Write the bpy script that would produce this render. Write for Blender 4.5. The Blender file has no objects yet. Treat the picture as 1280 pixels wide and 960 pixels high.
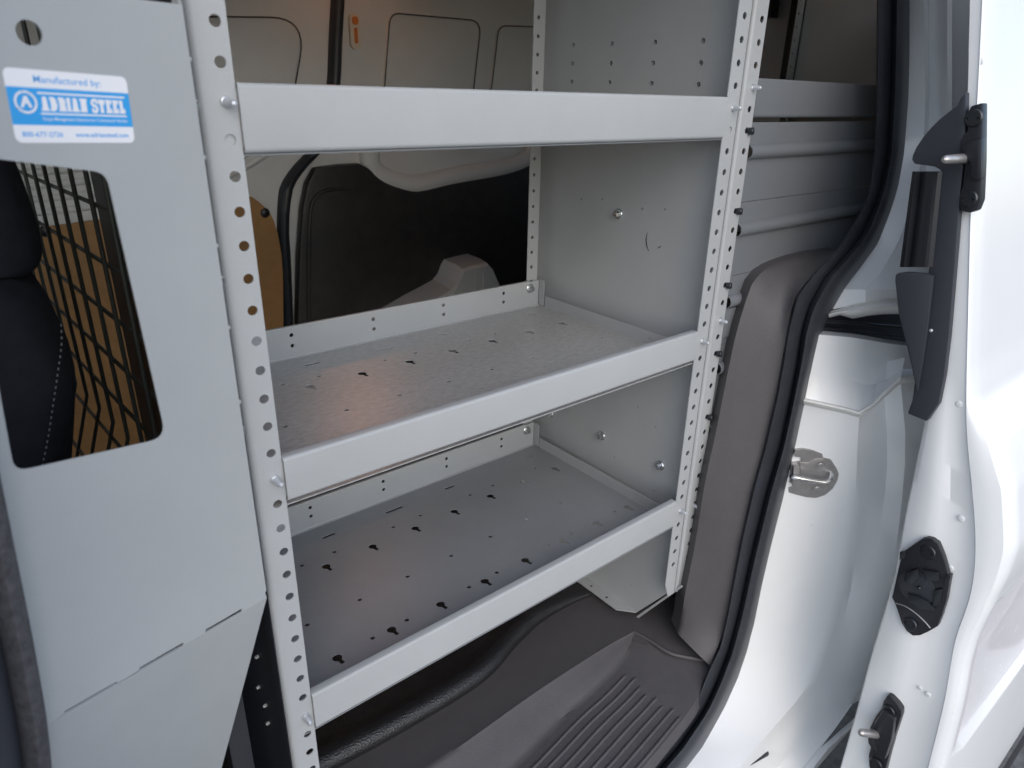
import bpy, bmesh, math, random
from mathutils import Vector, Matrix
from mathutils.geometry import delaunay_2d_cdt
random.seed(7)
# ------------------------------------------------------------------ scene basics (all lengths below in millimetres)
SC = bpy.context.scene
COL = SC.collection
S = 0.001
FOC, CX, CY = 872.41386, 667.10879, 474.21043          # solved lens of the photograph (1280 px wide)
CAM = Vector((-179.707293, -539.521486, -35.646316))
RT = Vector((0.75781479, -0.65176821, 0.03024809))
DN = Vector((-0.22977287, -0.30997373, -0.92256204))
FW = Vector((0.61067272, 0.69218097, -0.38466133))

def ray(px, py):
    return RT*((px-CX)/FOC) + DN*((py-CY)/FOC) + FW
def at(px, py, ax, v):
    """point where the sight line of a photo pixel meets a real plane x/y/z = v"""
    d = ray(px, py); i = 'xyz'.index(ax)
    return CAM + d*((v-CAM[i])/d[i])
def Y(px, py, v): return at(px, py, 'y', v)
def X(px, py, v): return at(px, py, 'x', v)
def Z(px, py, v): return at(px, py, 'z', v)
def on_plane(px, py, P, n):
    d = ray(px, py); return CAM + d*((P-CAM).dot(n)/d.dot(n))
def lerp(a, b, t): return a+(b-a)*t
def curve_at(pts, t):
    """piecewise linear lookup in [(key, value)]"""
    if t <= pts[0][0]: return pts[0][1]
    for (a, va), (b, vb) in zip(pts, pts[1:]):
        if t <= b: return lerp(va, vb, (t-a)/(b-a))
    return pts[-1][1]
def smooth_path(pts, n):
    """Catmull-Rom resample of a list of Vectors to n points, even in length"""
    P = [pts[0]*2-pts[1]] + list(pts) + [pts[-1]*2-pts[-2]]
    out = []
    for i in range(1, len(P)-2):
        for k in range(12):
            t = k/12
            a, b, c, d = P[i-1], P[i], P[i+1], P[i+2]
            out.append(0.5*((2*b)+(c-a)*t+(2*a-5*b+4*c-d)*t*t+(3*b-a-3*c+d)*t**3))
    out.append(P[-2])
    L = [0]
    for a, b in zip(out, out[1:]): L.append(L[-1]+(b-a).length)
    res = []; j = 0
    for k in range(n):
        s = L[-1]*k/(n-1)
        while j < len(L)-2 and L[j+1] < s: j += 1
        u = 0 if L[j+1] == L[j] else (s-L[j])/(L[j+1]-L[j])
        res.append(out[j].lerp(out[j+1], min(1, max(0, u))))
    return res

# ------------------------------------------------------------------ materials
def mat(name, base, rough=.5, metal=0., bump=None, var=None, coat=0., rvar=0., spec=None, stretch=None, col2=None):
    m = bpy.data.materials.new(name); m.use_nodes = True
    nt = m.node_tree; N = nt.nodes; L = nt.links
    b = N['Principled BSDF']
    b.inputs['Base Color'].default_value = (*base, 1)
    b.inputs['Roughness'].default_value = rough
    b.inputs['Metallic'].default_value = metal
    if coat: b.inputs['Coat Weight'].default_value = coat; b.inputs['Coat Roughness'].default_value = .06
    if spec is not None: b.inputs['Specular IOR Level'].default_value = spec
    tc = N.new('ShaderNodeTexCoord'); src = tc.outputs['Object']
    if stretch:
        mp = N.new('ShaderNodeMapping'); mp.inputs['Scale'].default_value = stretch
        L.new(src, mp.inputs['Vector']); srcv = mp.outputs['Vector']
    else: srcv = src
    if var:
        n = N.new('ShaderNodeTexNoise'); n.inputs['Scale'].default_value = var[0]
        n.inputs['Detail'].default_value = 6; n.inputs['Roughness'].default_value = .65
        L.new(srcv, n.inputs['Vector'])
        r = N.new('ShaderNodeValToRGB')
        r.color_ramp.elements[0].position = .3; r.color_ramp.elements[1].position = .72
        lo = [c*(1-var[1]) for c in base]; hi = [min(1, c*(1+var[1])) for c in (col2 or base)]
        r.color_ramp.elements[0].color = (*lo, 1); r.color_ramp.elements[1].color = (*hi, 1)
        L.new(n.outputs['Fac'], r.inputs['Fac']); L.new(r.outputs['Color'], b.inputs['Base Color'])
        if rvar:
            mr = N.new('ShaderNodeMapRange'); mr.inputs['To Min'].default_value = rough-rvar; mr.inputs['To Max'].default_value = rough+rvar
            L.new(n.outputs['Fac'], mr.inputs['Value']); L.new(mr.outputs['Result'], b.inputs['Roughness'])
    if bump:
        kind = bump[2] if len(bump) > 2 else 'noise'
        if kind == 'cell':
            n2 = N.new('ShaderNodeTexVoronoi'); n2.inputs['Scale'].default_value = bump[0]; o = n2.outputs['Distance']
        else:
            n2 = N.new('ShaderNodeTexNoise'); n2.inputs['Scale'].default_value = bump[0]
            n2.inputs['Detail'].default_value = 3; o = n2.outputs['Fac']
        L.new(src, n2.inputs['Vector'])
        bp = N.new('ShaderNodeBump'); bp.inputs['Strength'].default_value = bump[1]
        bp.inputs['Distance'].default_value = .001
        L.new(o, bp.inputs['Height']); L.new(bp.outputs['Normal'], b.inputs['Normal'])
    return m

M = {}
M['steel2'] = mat('darker_grey_shaded_steel', (.165, .177, .19), .40, bump=(900, .10), var=(9, .05), rvar=.05)  # rear unit's darker paint, lowered further to stand in for shade
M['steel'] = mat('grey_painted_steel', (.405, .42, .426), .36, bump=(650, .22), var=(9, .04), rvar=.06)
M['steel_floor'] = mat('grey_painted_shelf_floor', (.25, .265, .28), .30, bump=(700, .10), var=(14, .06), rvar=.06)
M['galv'] = mat('worn_galvanised_steel', (.45, .46, .46), .33, metal=.25, bump=(600, .15), var=(150, .20), rvar=.10, stretch=(.6, 1.4, 1))
M['zinc'] = mat('zinc_plated_bolt', (.72, .74, .74), .25, metal=1., bump=(300, .2))
M['studzinc'] = mat('dull_zinc_stud', (.62, .64, .67), .38, metal=.6)
M['darkscrew'] = mat('black_oxide_screw', (.05, .055, .06), .32, metal=.7)
M['white'] = mat('white_body_paint', (.81, .825, .83), .26, coat=.35, bump=(45, .02), var=(5, .02))
M['whitein'] = mat('white_primer_paint', (.76, .765, .755), .42, bump=(60, .03), var=(6, .04))
M['sealer'] = mat('white_seam_sealer', (.76, .76, .73), .5, bump=(120, .25), var=(50, .06))
M['rubber'] = mat('black_rubber', (.028, .031, .038), .42, bump=(400, .12), var=(30, .2))
M['bplastic'] = mat('black_plastic', (.015, .016, .02), .36, bump=(900, .15), var=(20, .15))
M['gplastic'] = mat('grained_grey_brown_plastic', (.074, .070, .073), .55, bump=(600, .45), var=(45, .07), rvar=.06)
M['vinyl'] = mat('black_leather_grain_vinyl', (.016, .016, .018), .34, bump=(420, .75, 'cell'), var=(30, .2))
M['tan'] = mat('tan_hardboard', (.40, .21, .075), .55, bump=(500, .15), var=(40, .10))
M['fabric'] = mat('dark_seat_fabric', (.014, .015, .022), .85, bump=(1400, .6), var=(60, .25))
M['thread'] = mat('pale_thread', (.20, .20, .22), .8)
M['wire'] = mat('black_coated_wire', (.045, .052, .045), .42, bump=(300, .1))
M['darktrim'] = mat('dark_moulded_trim', (.028, .025, .024), .45, bump=(900, .3), var=(30, .25))
M['felt'] = mat('grey_felt_weatherstrip', (.085, .08, .085), .9, bump=(500, 1.), var=(160, .4))
M['navy'] = mat('dark_navy_plastic', (.03, .033, .042), .5, bump=(700, .2))
M['latch'] = mat('bare_steel_latch', (.40, .39, .385), .34, metal=.7, bump=(200, .15), var=(60, .12))
M['orange'] = mat('orange_plastic', (.75, .22, .04), .4)
M['cream'] = mat('cream_plastic', (.8, .72, .6), .4)
M['stwhite'] = mat('white_vinyl_label', (.86, .86, .90), .3)
M['stblue'] = mat('blue_print', (.035, .36, .80), .3)
M['asphalt'] = mat('worn_grey_paving', (.16, .155, .15), .85, bump=(150, .8), var=(40, .35))
M['scuff'] = mat('black_scuff', (.02, .02, .02), .6)

def dirty_white():
    """white paint with a scatter of dried rain specks"""
    m = mat('rain_specked_white_paint', (.78, .79, .80), .30, coat=.3, bump=(30, .03))
    nt = m.node_tree; N = nt.nodes; L = nt.links; b = N['Principled BSDF']
    tc = N.new('ShaderNodeTexCoord'); v = N.new('ShaderNodeTexVoronoi'); v.inputs['Scale'].default_value = 62
    L.new(tc.outputs['Object'], v.inputs['Vector'])
    n = N.new('ShaderNodeTexNoise'); n.inputs['Scale'].default_value = 26; n.inputs['Detail'].default_value = 4
    L.new(tc.outputs['Object'], n.inputs['Vector'])
    a = N.new('ShaderNodeMath'); a.operation = 'ADD'; L.new(v.outputs['Distance'], a.inputs[0]); L.new(n.outputs['Fac'], a.inputs[1])
    r = N.new('ShaderNodeValToRGB'); r.color_ramp.elements[0].position = .58; r.color_ramp.elements[1].position = .66
    r.color_ramp.elements[0].color = (.86, .87, .90, 1); r.color_ramp.elements[1].color = (.70, .685, .70, 1)
    L.new(a.outputs[0], r.inputs['Fac']); L.new(r.outputs['Color'], b.inputs['Base Color'])
    return m
M['specked'] = dirty_white()

# ------------------------------------------------------------------ mesh builder
class MB:
    def __init__(s): s.v = []; s.f = []; s.m = []; s.cur = 0
    def add(s, vs, fs):
        o = len(s.v); s.v += [Vector(a) for a in vs]; s.f += [[o+i for i in f] for f in fs]; s.m += [s.cur]*len(fs)
    def box(s, x0, x1, y0, y1, z0, z1):
        s.add([(x, y, z) for x in (x0, x1) for y in (y0, y1) for z in (z0, z1)],
              [(0,1,3,2),(4,6,7,5),(0,4,5,1),(2,3,7,6),(0,2,6,4),(1,5,7,3)])
    def prism(s, pts, d):
        """closed polygon (3-D points) pushed along vector d"""
        n = len(pts); d = Vector(d); a = [Vector(p) for p in pts]
        s.add(a+[p+d for p in a], [list(range(n))[::-1], list(range(n, 2*n))] + [(i, (i+1) % n, n+(i+1) % n, n+i) for i in range(n)])
    def tube(s, pts, r, n=10, cap=True):
        pts = [Vector(p) for p in pts]; rings = []; up = None
        for i, p in enumerate(pts):
            t = (pts[min(i+1, len(pts)-1)]-pts[max(i-1, 0)]).normalized()
            if up is None:
                up = t.cross(Vector((0, 0, 1)) if abs(t.z) < .9 else Vector((1, 0, 0))).normalized()
            up = (up - t*up.dot(t)).normalized(); w = t.cross(up)
            rr = r[i] if isinstance(r, (list, tuple)) else r
            rings.append([p+(up*math.cos(a)+w*math.sin(a))*rr for a in [2*math.pi*k/n for k in range(n)]])
        vs = [v for R in rings for v in R]; fs = []
        for i in range(len(pts)-1):
            for k in range(n): fs.append((i*n+k, i*n+(k+1) % n, (i+1)*n+(k+1) % n, (i+1)*n+k))
        if cap: fs += [list(range(n))[::-1], list(range((len(pts)-1)*n, len(pts)*n))]
        s.add(vs, fs)
    def lathe(s, P, D, prof, n=16):
        """prof = [(radius, height along D)]"""
        P = Vector(P); D = Vector(D).normalized()
        s.tube([P+D*h for _, h in prof], [max(r, .01) for r, _ in prof], n)
    def plate(s, outline, holes, t, O, U, V):
        """flat sheet with real holes: O + u*U + v*V, thickness t behind U x V"""
        O, U, V = Vector(O), Vector(U), Vector(V); Nn = U.cross(V).normalized()
        vs = []; ed = []; loops = [outline]+list(holes)
        for lp in loops:
            b = len(vs); vs += [Vector((p[0], p[1])) for p in lp]
            ed += [(b+i, b+(i+1) % len(lp)) for i in range(len(lp))]
        fl = []; b = 0
        for lp in loops: fl.append(list(range(b, b+len(lp)))); b += len(lp)
        r = delaunay_2d_cdt(vs, [], fl, 2, 1e-6)
        top = [O+U*p[0]+V*p[1] for p in r[0]]
        s.add(top, [list(f) for f in r[2]])
        s.add([p-Nn*t for p in top], [list(f)[::-1] for f in r[2]])
        for lp in loops:
            a = [O+U*p[0]+V*p[1] for p in lp]; k = len(a)
            s.add(a+[p-Nn*t for p in a], [(i, (i+1) % k, k+(i+1) % k, k+i) for i in range(k)])
    def sheet(s, prof, t, A, B, O, U, V, W):
        """open 2-D profile with thickness t, swept from A to B along W"""
        O, U, V, W = map(Vector, (O, U, V, W)); P = [Vector(p) for p in prof]; off = []
        for i, p in enumerate(P):
            d1 = (P[i]-P[i-1]).normalized() if i else None
            d2 = (P[i+1]-P[i]).normalized() if i < len(P)-1 else None
            d = ((d1 or d2)+(d2 or d1)).normalized(); nn = Vector((-d.y, d.x))
            c = nn.dot(Vector((-(d1 or d2).y, (d1 or d2).x)))
            off.append(p+nn*(t/max(.3, c)))
        poly = P+off[::-1]; k = len(poly)
        a = [O+U*p.x+V*p.y+W*A for p in poly]; b = [O+U*p.x+V*p.y+W*B for p in poly]
        n = len(P); fs = [(i, (i+1) % k, k+(i+1) % k, k+i) for i in range(k)]
        for i in range(n-1):
            q = (i, i+1, k-2-i, k-1-i); fs += [q[::-1], tuple(k+j for j in q)]
        s.add(a+b, fs)
    def loft(s, rows, t=None, closed=False):
        """grid through rows of equal length; t gives it thickness (Vector)"""
        n = len(rows[0]); g = [Vector(p) for R in rows for p in R]; m = len(rows); c = n if closed else n-1
        fs = [(i*n+k, i*n+(k+1) % n, (i+1)*n+(k+1) % n, (i+1)*n+k) for i in range(m-1) for k in range(c)]
        s.add(g, fs)
        if t is not None:
            t = Vector(t); s.add([p+t for p in g], [f[::-1] for f in fs])
            rim = [k for k in range(n)]+[i*n+n-1 for i in range(1, m)]+[(m-1)*n+k for k in range(n-2, -1, -1)]+[i*n for i in range(m-2, 0, -1)]
            q = [g[i] for i in rim]; k = len(q)
            s.add(q+[p+t for p in q], [(i, (i+1) % k, k+(i+1) % k, k+i) for i in range(k)])
    def build(s, name, mats, parent=None, angle=32, label=None, bevel=0, subsurf=0, local=False):
        org = Vector((0, 0, 0)); p = None if local else parent
        while p is not None: org += p.location; p = p.parent
        bm = bmesh.new(); vv = [bm.verts.new(v*S-org) for v in s.v]
        for f, mi in zip(s.f, s.m):
            if len(set(f)) < 3: continue
            try: q = bm.faces.new([vv[i] for i in f]); q.material_index = mi; q.smooth = True
            except ValueError: pass
        bmesh.ops.remove_doubles(bm, verts=bm.verts, dist=2e-6)
        bmesh.ops.recalc_face_normals(bm, faces=bm.faces)
        me = bpy.data.meshes.new(name)
        if bevel:
            es = [e for e in bm.edges if len(e.link_faces) == 2 and e.calc_face_angle(0) > .6]
            bmesh.ops.bevel(bm, geom=es, offset=bevel*S, segments=2, affect='EDGES', profile=.6, clamp_overlap=True)
            for f in bm.faces: f.smooth = True
        bm.to_mesh(me); bm.free()
        for m in (mats if isinstance(mats, (list, tuple)) else [mats]): me.materials.append(m)
        me.set_sharp_from_angle(angle=math.radians(angle))
        o = bpy.data.objects.new(name, me); COL.objects.link(o)
        if parent: o.parent = parent
        if label: o['label'] = label
        if subsurf:
            md = o.modifiers.new('smooth', 'SUBSURF'); md.levels = subsurf; md.render_levels = subsurf
        return o

def thing(name, loc, label, cat, group=None):
    o = bpy.data.objects.new(name, None); COL.objects.link(o); o.location = Vector(loc)*S
    o.empty_display_size = .05; o['label'] = label; o['category'] = cat
    if group: o['group'] = group
    return o
def inst(proto, parent, P, D=None):
    """another copy of a small part at P (mm), its local z turned to D"""
    o = proto.copy(); COL.objects.link(o); o.parent = parent
    place(o, P, D); return o
def place(o, P, D=None):
    org = Vector((0, 0, 0)); p = o.parent
    while p is not None: org += p.location; p = p.parent
    o.location = Vector(P)*S-org
    if D is not None: o.rotation_euler = Vector(D).to_track_quat('Z', 'Y').to_euler()
def circ(u, v, r, n=14, ru=None):
    return [(u+(ru or r)*math.cos(2*math.pi*k/n), v+r*math.sin(2*math.pi*k/n)) for k in range(n)]
def slot(u, v, L, r, n=6):
    """obround hole along u"""
    a = [(u+L/2+r*math.cos(t), v+r*math.sin(t)) for t in [-math.pi/2+math.pi*k/n for k in range(n+1)]]
    return a+[(u-L/2-r*math.cos(t), v-r*math.sin(t)) for t in [-math.pi/2+math.pi*k/n for k in range(n+1)]]
def keyhole(u, v, r=5.9, w=2.5, L=12.5, ang=-1.42):
    """round hole with a narrow tail"""
    c, sn = math.cos(ang), math.sin(ang); a0 = math.asin(w/r); pts = []
    for k in range(13):
        t = a0+(2*math.pi-2*a0)*k/12; pts.append((r*math.cos(t), r*math.sin(t)))
    pts += [(L, -w), (L, w)]
    return [(u+c*x-sn*y, v+sn*x+c*y) for x, y in pts]
def arc(cx, cy, r, a0, a1, n=5):
    return [(cx+r*math.cos(math.radians(lerp(a0, a1, k/n))), cy+r*math.sin(math.radians(lerp(a0, a1, k/n)))) for k in range(n+1)]
def rrect(x0, y0, x1, y1, r, n=5):
    return arc(x1-r, y0+r, r, -90, 0, n)+arc(x1-r, y1-r, r, 0, 90, n)+arc(x0+r, y1-r, r, 90, 180, n)+arc(x0+r, y0+r, r, 180, 270, n)
EX, EY, EZ = Vector((1, 0, 0)), Vector((0, 1, 0)), Vector((0, 0, 1))

# small shared parts --------------------------------------------------------
def stud_mesh():
    m = MB(); m.lathe((0, 0, -9), (0, 0, 1), [(3.1, 0), (3.1, 15), (3.0, 17.5), (2.3, 19.6), (1.0, 20.6), (0, 20.8)], 14)
    m.lathe((0, 0, -2.0), (0, 0, 1), [(3.9, 0), (3.9, 2.6), (3.1, 3.2)], 14)
    return m
def hexbolt_mesh():
    m = MB(); m.lathe((0, 0, -2), (0, 0, 1), [(8, 0), (8, 2.6), (7.0, 3.6), (5.2, 4.0)], 20)
    m.lathe((0, 0, 1.5), (0, 0, 1), [(4.9, 0), (4.9, 5.2), (4.2, 6.0), (0, 6.2)], 6)
    return m
def screw_mesh():
    m = MB(); m.lathe((0, 0, -3), (0, 0, 1), [(2.6, 0), (2.6, 4)], 10)
    m.lathe((0, 0, .6), (0, 0, 1), [(4.6, 0), (4.6, 5.2), (3.9, 6.2), (2.2, 6.4), (2.2, 4.4), (0, 4.4)], 12)
    return m
PITCH = 25.4

# ================================================================== SHELVING UNIT facing the open door
unit = thing('shelving_unit', (300, 170, -893), 'grey steel shelving unit with three bare shelves and perforated posts, beside the cab partition', 'shelving unit', 'grey steel shelving units in the van')
HR = 4.05
def post_holes(xc, zoff, k0, k1, skip=()):
    return [circ(xc, zoff-PITCH*k, HR) for k in range(k0, k1) if k not in skip]
# left end panel: web at x=-17, front and rear flanges folded inwards
m = MB()
lp_holes = [circ(-Xp.y, Xp.z, 3.2) for Xp in [X(323, 820, -17), X(324.5, 858, -17), X(333, 881, -17), X(336.5, 903, -17), X(304, 943, -17)]]
m.plate([(-346, -893), (-4, -893), (-4, 240), (-346, 240)], lp_holes, 1.4, (-17, 0, 0), (0, -1, 0), EZ)
m.plate([(-13, -893), (8, -893), (8, 240), (-13, 240)], post_holes(0, 0, -9, 35), 1.4, (0, 0, 0), EX, EZ)
m.sheet(arc(-13, 4, 4, 180, 270, 6), -1.4, -893, 240, (0, 0, 0), EX, EY, EZ)
m.plate([(-13, -893), (8, -893), (8, 240), (-13, 240)], post_holes(-1, 5, -9, 35), 1.4, (0, 350, 0), EX, EZ)
m.sheet([(-17, 346), (-16, 349), (-13, 350)], -1.4, -893, 240, (0, 0, 0), EX, EY, EZ)
m.build('end_panel', M['steel'], unit)
# right end panel
m = MB()
grid = [circ(-y, z, 3.4, 12) for y in (305, 225, 145.5, 66.5) for z in (26.5, .9, -24.5)]
small = [circ(-Xp.y, Xp.z, 1.7, 8) for Xp in [X(px, py, 623) for px, py in
         [(753, 249), (802.8, 261), (831, 261.5), (797.5, 509), (819, 534), (693, 549.5), (730.5, 569), (771, 590), (816, 613), (768, 571), (727, 249), (788, 731.5)]]]
bot = [(-371, -893), (-204, -893), (-74, -893), (-4, -797), (-4, 240), (-371, 240)]
m.plate(bot, grid+small, 1.4, (623, 0, 0), (0, -1, 0), EZ)
m.plate([(595, -770), (606, -800), (620, -800), (620, 240), (595, 240)], post_holes(609, 0, -9, 30), 1.4, (0, 0, 0), EX, EZ)
m.sheet(arc(620, 3, 3, 270, 360, 5), 1.4, -800, 240, (0, 0, 0), EX, EY, EZ)
m.plate([(582, -893), (604, -893), (604, 240), (582, 240)], [circ(591.5, 13.2-PITCH*k-1.0, 2.9, 12) for k in range(-9, 35)], 1.4, (0, 350, 0), EX, EZ)
m.sheet([(604, 351.4), (604.5, 353), (604.5, 370), (606, 371.5), (624, 371.5)], -1.2, -893, 240, (0, 0, 0), EX, EY, EZ)
# foot folded flat on the floor
m.plate([(623, 204), (623, 74), (600, 102), (600, 226), (612, 250), (623, 250)][::-1], [circ(611, 215, 3), circ(611, 175, 3), circ(611, 135, 3)], -1.6, (0, 0, -893), EX, EY)
m.build('end_panel', M['steel'], unit)
# scuffs on the panel
m = MB()
for seq in ([(809, 291), (807.5, 300), (808.5, 308), (811, 314)], [(822, 310.5), (824, 309), (826.5, 308)]):
    m.tube([X(a, b, 622.8) for a, b in seq], [.3]+[.75]*(len(seq)-2)+[.3], 6)
m.build('scuff_mark', M['scuff'], unit)

def shelf(ztop, zbot, zfloor, holes, fm, worn):
    """steel tray: floor with holes, rear lip, end flanges; child: rounded front lip"""
    m = MB()
    m.plate([(-11, 2), (606, 2), (606, 342), (-11, 342)], holes, 1.2, (0, 0, zfloor), EX, EY)
    sh = m.build('shelf', fm, unit)
    m = MB()
    r = 3.2
    prof = [(9, ztop-7), (9, ztop-2)]+arc(6.5, ztop-2.5, 2.5, 0, 90, 3)[1:]+arc(-3+r, ztop-r, r, 90, 180, 6)+arc(-3+r+1, zbot+r+1, r+1, 180, 270, 6)+[(9, zbot)]
    m.sheet(prof, 1.2, 8.6, 592.5, (0, 0, 0), EY, EZ, EX)
    for xa, xb in ((9.2, 10.2), (590.9, 591.9)):
        m.box(xa, xb, -1.7, 8, zbot+2, ztop-2.5)
    # bolt tabs behind the posts
    m.box(-10, 10, 1.7, 3.2, zbot+4, ztop-4); m.box(590.5, 619, 1.7, 3.2, zbot+4, ztop-4)
    m.build('front_lip', M['steel'], sh)
    m = MB()
    zr = ztop-4
    lh = [circ(x, z, 2.8, 12) for x in (46, 161, 284, 406, 526) for z in (zr-11, zr-26)]
    m.plate([(-11, zfloor+3), (603, zfloor+3), (603, zr), (-11, zr)], lh, 1.2, (0, 343, 0), EX, EZ)
    m.sheet([(343, zfloor+3), (342, zfloor+1), (339, zfloor+.2)], -1.2, -11, 603, (0, 0, 0), EY, EZ, EX)
    m.sheet([(343, zr), (343.4, zr+1), (346, zr+1.4), (348.5, zr+1)], -1.0, -11, 581, (0, 0, 0), EY, EZ, EX)
    m.build('rear_lip', M['steel'], sh)
    m = MB()
    m.plate([(-327, zfloor), (-6, zfloor), (-6, zfloor+19.5), (-327, zfloor+19.5)], [circ(-250, zfloor+9, 1.9, 10), circ(-90, zfloor+10, 1.9, 10)], 1.2, (604.5, 0, 0), (0, -1, 0), EZ)
    fm2 = M['steel']
    m.build('end_flange', fm2, sh); m = MB()
    m.plate([(-341, zfloor+6), (-337, zfloor+1), (-329, zfloor+1), (-329, zfloor+46), (-341, zfloor+46)], [], 1.2, (603, 0, 0), (0, -1, 0), EZ)
    m.build('corner_tab', M['steel'], sh); m = MB()
    m.plate([(-327, zfloor), (-6, zfloor), (-6, zfloor+19.5), (-327, zfloor+19.5)], [], 1.2, (-9.5, 0, 0), (0, -1, 0), EZ)
    m.build('end_flange', fm2, sh)
    return sh
hb = []
for k in range(-1, 7):
    hb.append(keyhole(136.4+72.9*k, 244.5+1.1*k)) if k >= 0 else None
for k in range(8): hb.append(keyhole(71.5+73*k, 78.5+.9*k))
for x, y in [(110.9, 267), (160, 267.5), (257.8, 269.7), (306.7, 270.9), (403.5, 271.6), (451.5, 272.3), (547.6, 274.2), (67.3, 152.1), (139.8, 153.2), (213.3, 155.1), (286.3, 156.3), (358.8, 158), (432, 159.5), (504.1, 160.4), (119.3, 81.1), (168, 82.1), (266.2, 84.8), (314.7, 85.5), (410.8, 86.7), (459.6, 87.5), (557, 88)]:
    hb.append(circ(x, y, 3.1, 12))
for x, y, L in [(171, 309, 16), (283, 310, 26), (390.4, 312, 14), (565, 310, 10), (292.5, 51.5, 26), (578.4, 54.4, 14)]:
    hb.append(slot(x, y, L, 2.6))
hm = [keyhole(137+71.6*k, 239+.6*k) for k in range(7)]+[keyhole(70+72*k, 68) for k in range(8)]
for x, y in [(113, 264.4), (160.5, 264), (256.5, 264.5), (304.7, 264.5), (398, 263.7), (446, 264), (542, 265), (69, 151.3), (141.3, 150), (212.4, 151), (283.8, 150.8), (354.1, 151.4), (426.6, 153.3), (496.4, 153.4), (568, 154)]:
    hm.append(circ(x, y, 3.0, 12))
for x, y, L in [(171.9, 309, 16), (277, 303, 22), (386, 309, 14), (560, 309, 10)]: hm.append(slot(x, y, L, 2.8))
ht = [circ(60+70*k, y, 2.5, 10) for k in range(8) for y in (80, 150, 245)]
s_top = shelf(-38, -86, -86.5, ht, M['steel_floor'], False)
s_mid = shelf(-337.5, -381, -385.5, hm, M['galv'], True)
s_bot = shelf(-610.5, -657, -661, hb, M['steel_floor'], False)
# studs through the post holes, hex bolts in the corners
sp = stud_mesh().build('stud', M['studzinc'], unit, local=True); place(sp, (0, 0, -50.8), (.28, -1, -.12))
for P, D in [((0, 0, -355.6), (.22, -1, -.25)), ((0, 0, -635), (.12, -1, -.3)), ((609, 0, -50.8), (.1, -1, .05)), ((609, 0, -355.6), (.0, -1, -.0)), ((609, 0, -635), (.05, -1, .05))]:
    inst(sp, unit, P, D)
hbp = hexbolt_mesh().build('bolt', M['zinc'], unit, local=True); place(hbp, X(773, 267.5, 621), (-1, 0, 0))
for px, py in [(688, 517), (752, 545), (825, 582)]: inst(hbp, unit, X(px, py, 621), (-1, 0, 0))
for px, py in [(662.8, 360.5), (658.4, 538)]: inst(hbp, unit, Y(px, py, 341.5), (0, -1, 0))
for zf in (-345, -620):
    inst(hbp, unit, (6, 341.5, zf), (0, -1, 0))

# ================================================================== SECOND UNIT, further back
unit2 = thing('shelving_unit', (990, 170, -893), 'grey steel shelving unit with a closed front of ridged slats, half hidden at right', 'shelving unit', 'grey steel shelving units in the van')
m = MB()
m.plate([(-338, -893), (-4, -793), (-4, 240), (-338, 240)], grid, 1.4, (627.2, 0, 0), (0, -1, 0), EZ)
m.plate([(630, -800), (648, -800), (656, -765), (656, 240), (630, 240)], [circ(645.8, -1-PITCH*k, HR) for k in range(-9, 30)], 1.4, (0, 0, 0), EX, EZ)
m.sheet(arc(630, 3, 3, 180, 270, 5), -1.4, -800, 240, (0, 0, 0), EX, EY, EZ)
m.plate([(630, -893), (650, -893), (650, 240), (630, 240)], [circ(640, -1-PITCH*k, 2.9, 10) for k in range(-9, 34)], 1.4, (0, 350, 0), EX, EZ)
m.sheet([(627, 346), (628, 349), (630, 350)], -1.4, -893, 240, (0, 0, 0), EX, EY, EZ)
m.plate([(-76, -905), (9, -781), (11, -784), (-74, -910)], [], 1.4, (626.2, 0, 0), (0, -1, 0), EZ)
m.build('end_panel', M['steel'], unit2)
m = MB()
m.plate([(-346, -893), (-4, -893), (-4, 240), (-346, 240)], [], 1.4, (1330, 0, 0), (0, -1, 0), EZ)
m.plate([(1305, -893), (1327, -893), (1327, 240), (1305, 240)], [circ(1316, -1-PITCH*k, HR, 10) for k in range(-9, 34)], 1.4, (0, 0, 0), EX, EZ)
m.plate([(1305, -893), (1330, -893), (1330, 240), (1305, 240)], [circ(1314, -1-PITCH*k, 2.9, 10) for k in range(-9, 34)], 1.4, (0, 350, 0), EX, EZ)
m.build('end_panel', M['steel'], unit2)
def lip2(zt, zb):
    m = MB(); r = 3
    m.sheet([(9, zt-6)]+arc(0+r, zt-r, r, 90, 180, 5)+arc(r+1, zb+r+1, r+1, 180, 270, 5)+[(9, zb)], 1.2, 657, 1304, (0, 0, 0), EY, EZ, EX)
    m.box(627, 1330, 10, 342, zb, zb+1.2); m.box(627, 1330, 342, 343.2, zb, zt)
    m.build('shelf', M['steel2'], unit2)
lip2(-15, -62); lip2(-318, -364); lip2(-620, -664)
# slats with a rolled bead near the top of each
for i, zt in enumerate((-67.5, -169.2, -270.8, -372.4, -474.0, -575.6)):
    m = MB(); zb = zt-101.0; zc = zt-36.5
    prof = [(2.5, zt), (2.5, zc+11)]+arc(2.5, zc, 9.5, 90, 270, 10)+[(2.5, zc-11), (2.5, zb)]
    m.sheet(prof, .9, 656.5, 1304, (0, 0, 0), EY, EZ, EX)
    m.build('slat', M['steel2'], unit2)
sc = screw_mesh().build('screw', M['darkscrew'], unit2, local=True); place(sc, (650, 0, -78.2), (.35, -1, .1))
for z in (-179.5, -281.5, -383, -485, -587): inst(sc, unit2, (649.5, 0, z), (.35, -1, .1))
st2 = inst(sp, unit2, (646, 0, -27), (.15, -1, .05))
for z in (-332, -640): inst(sp, unit2, (646, 0, z), (.1, -1, .0))

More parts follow.
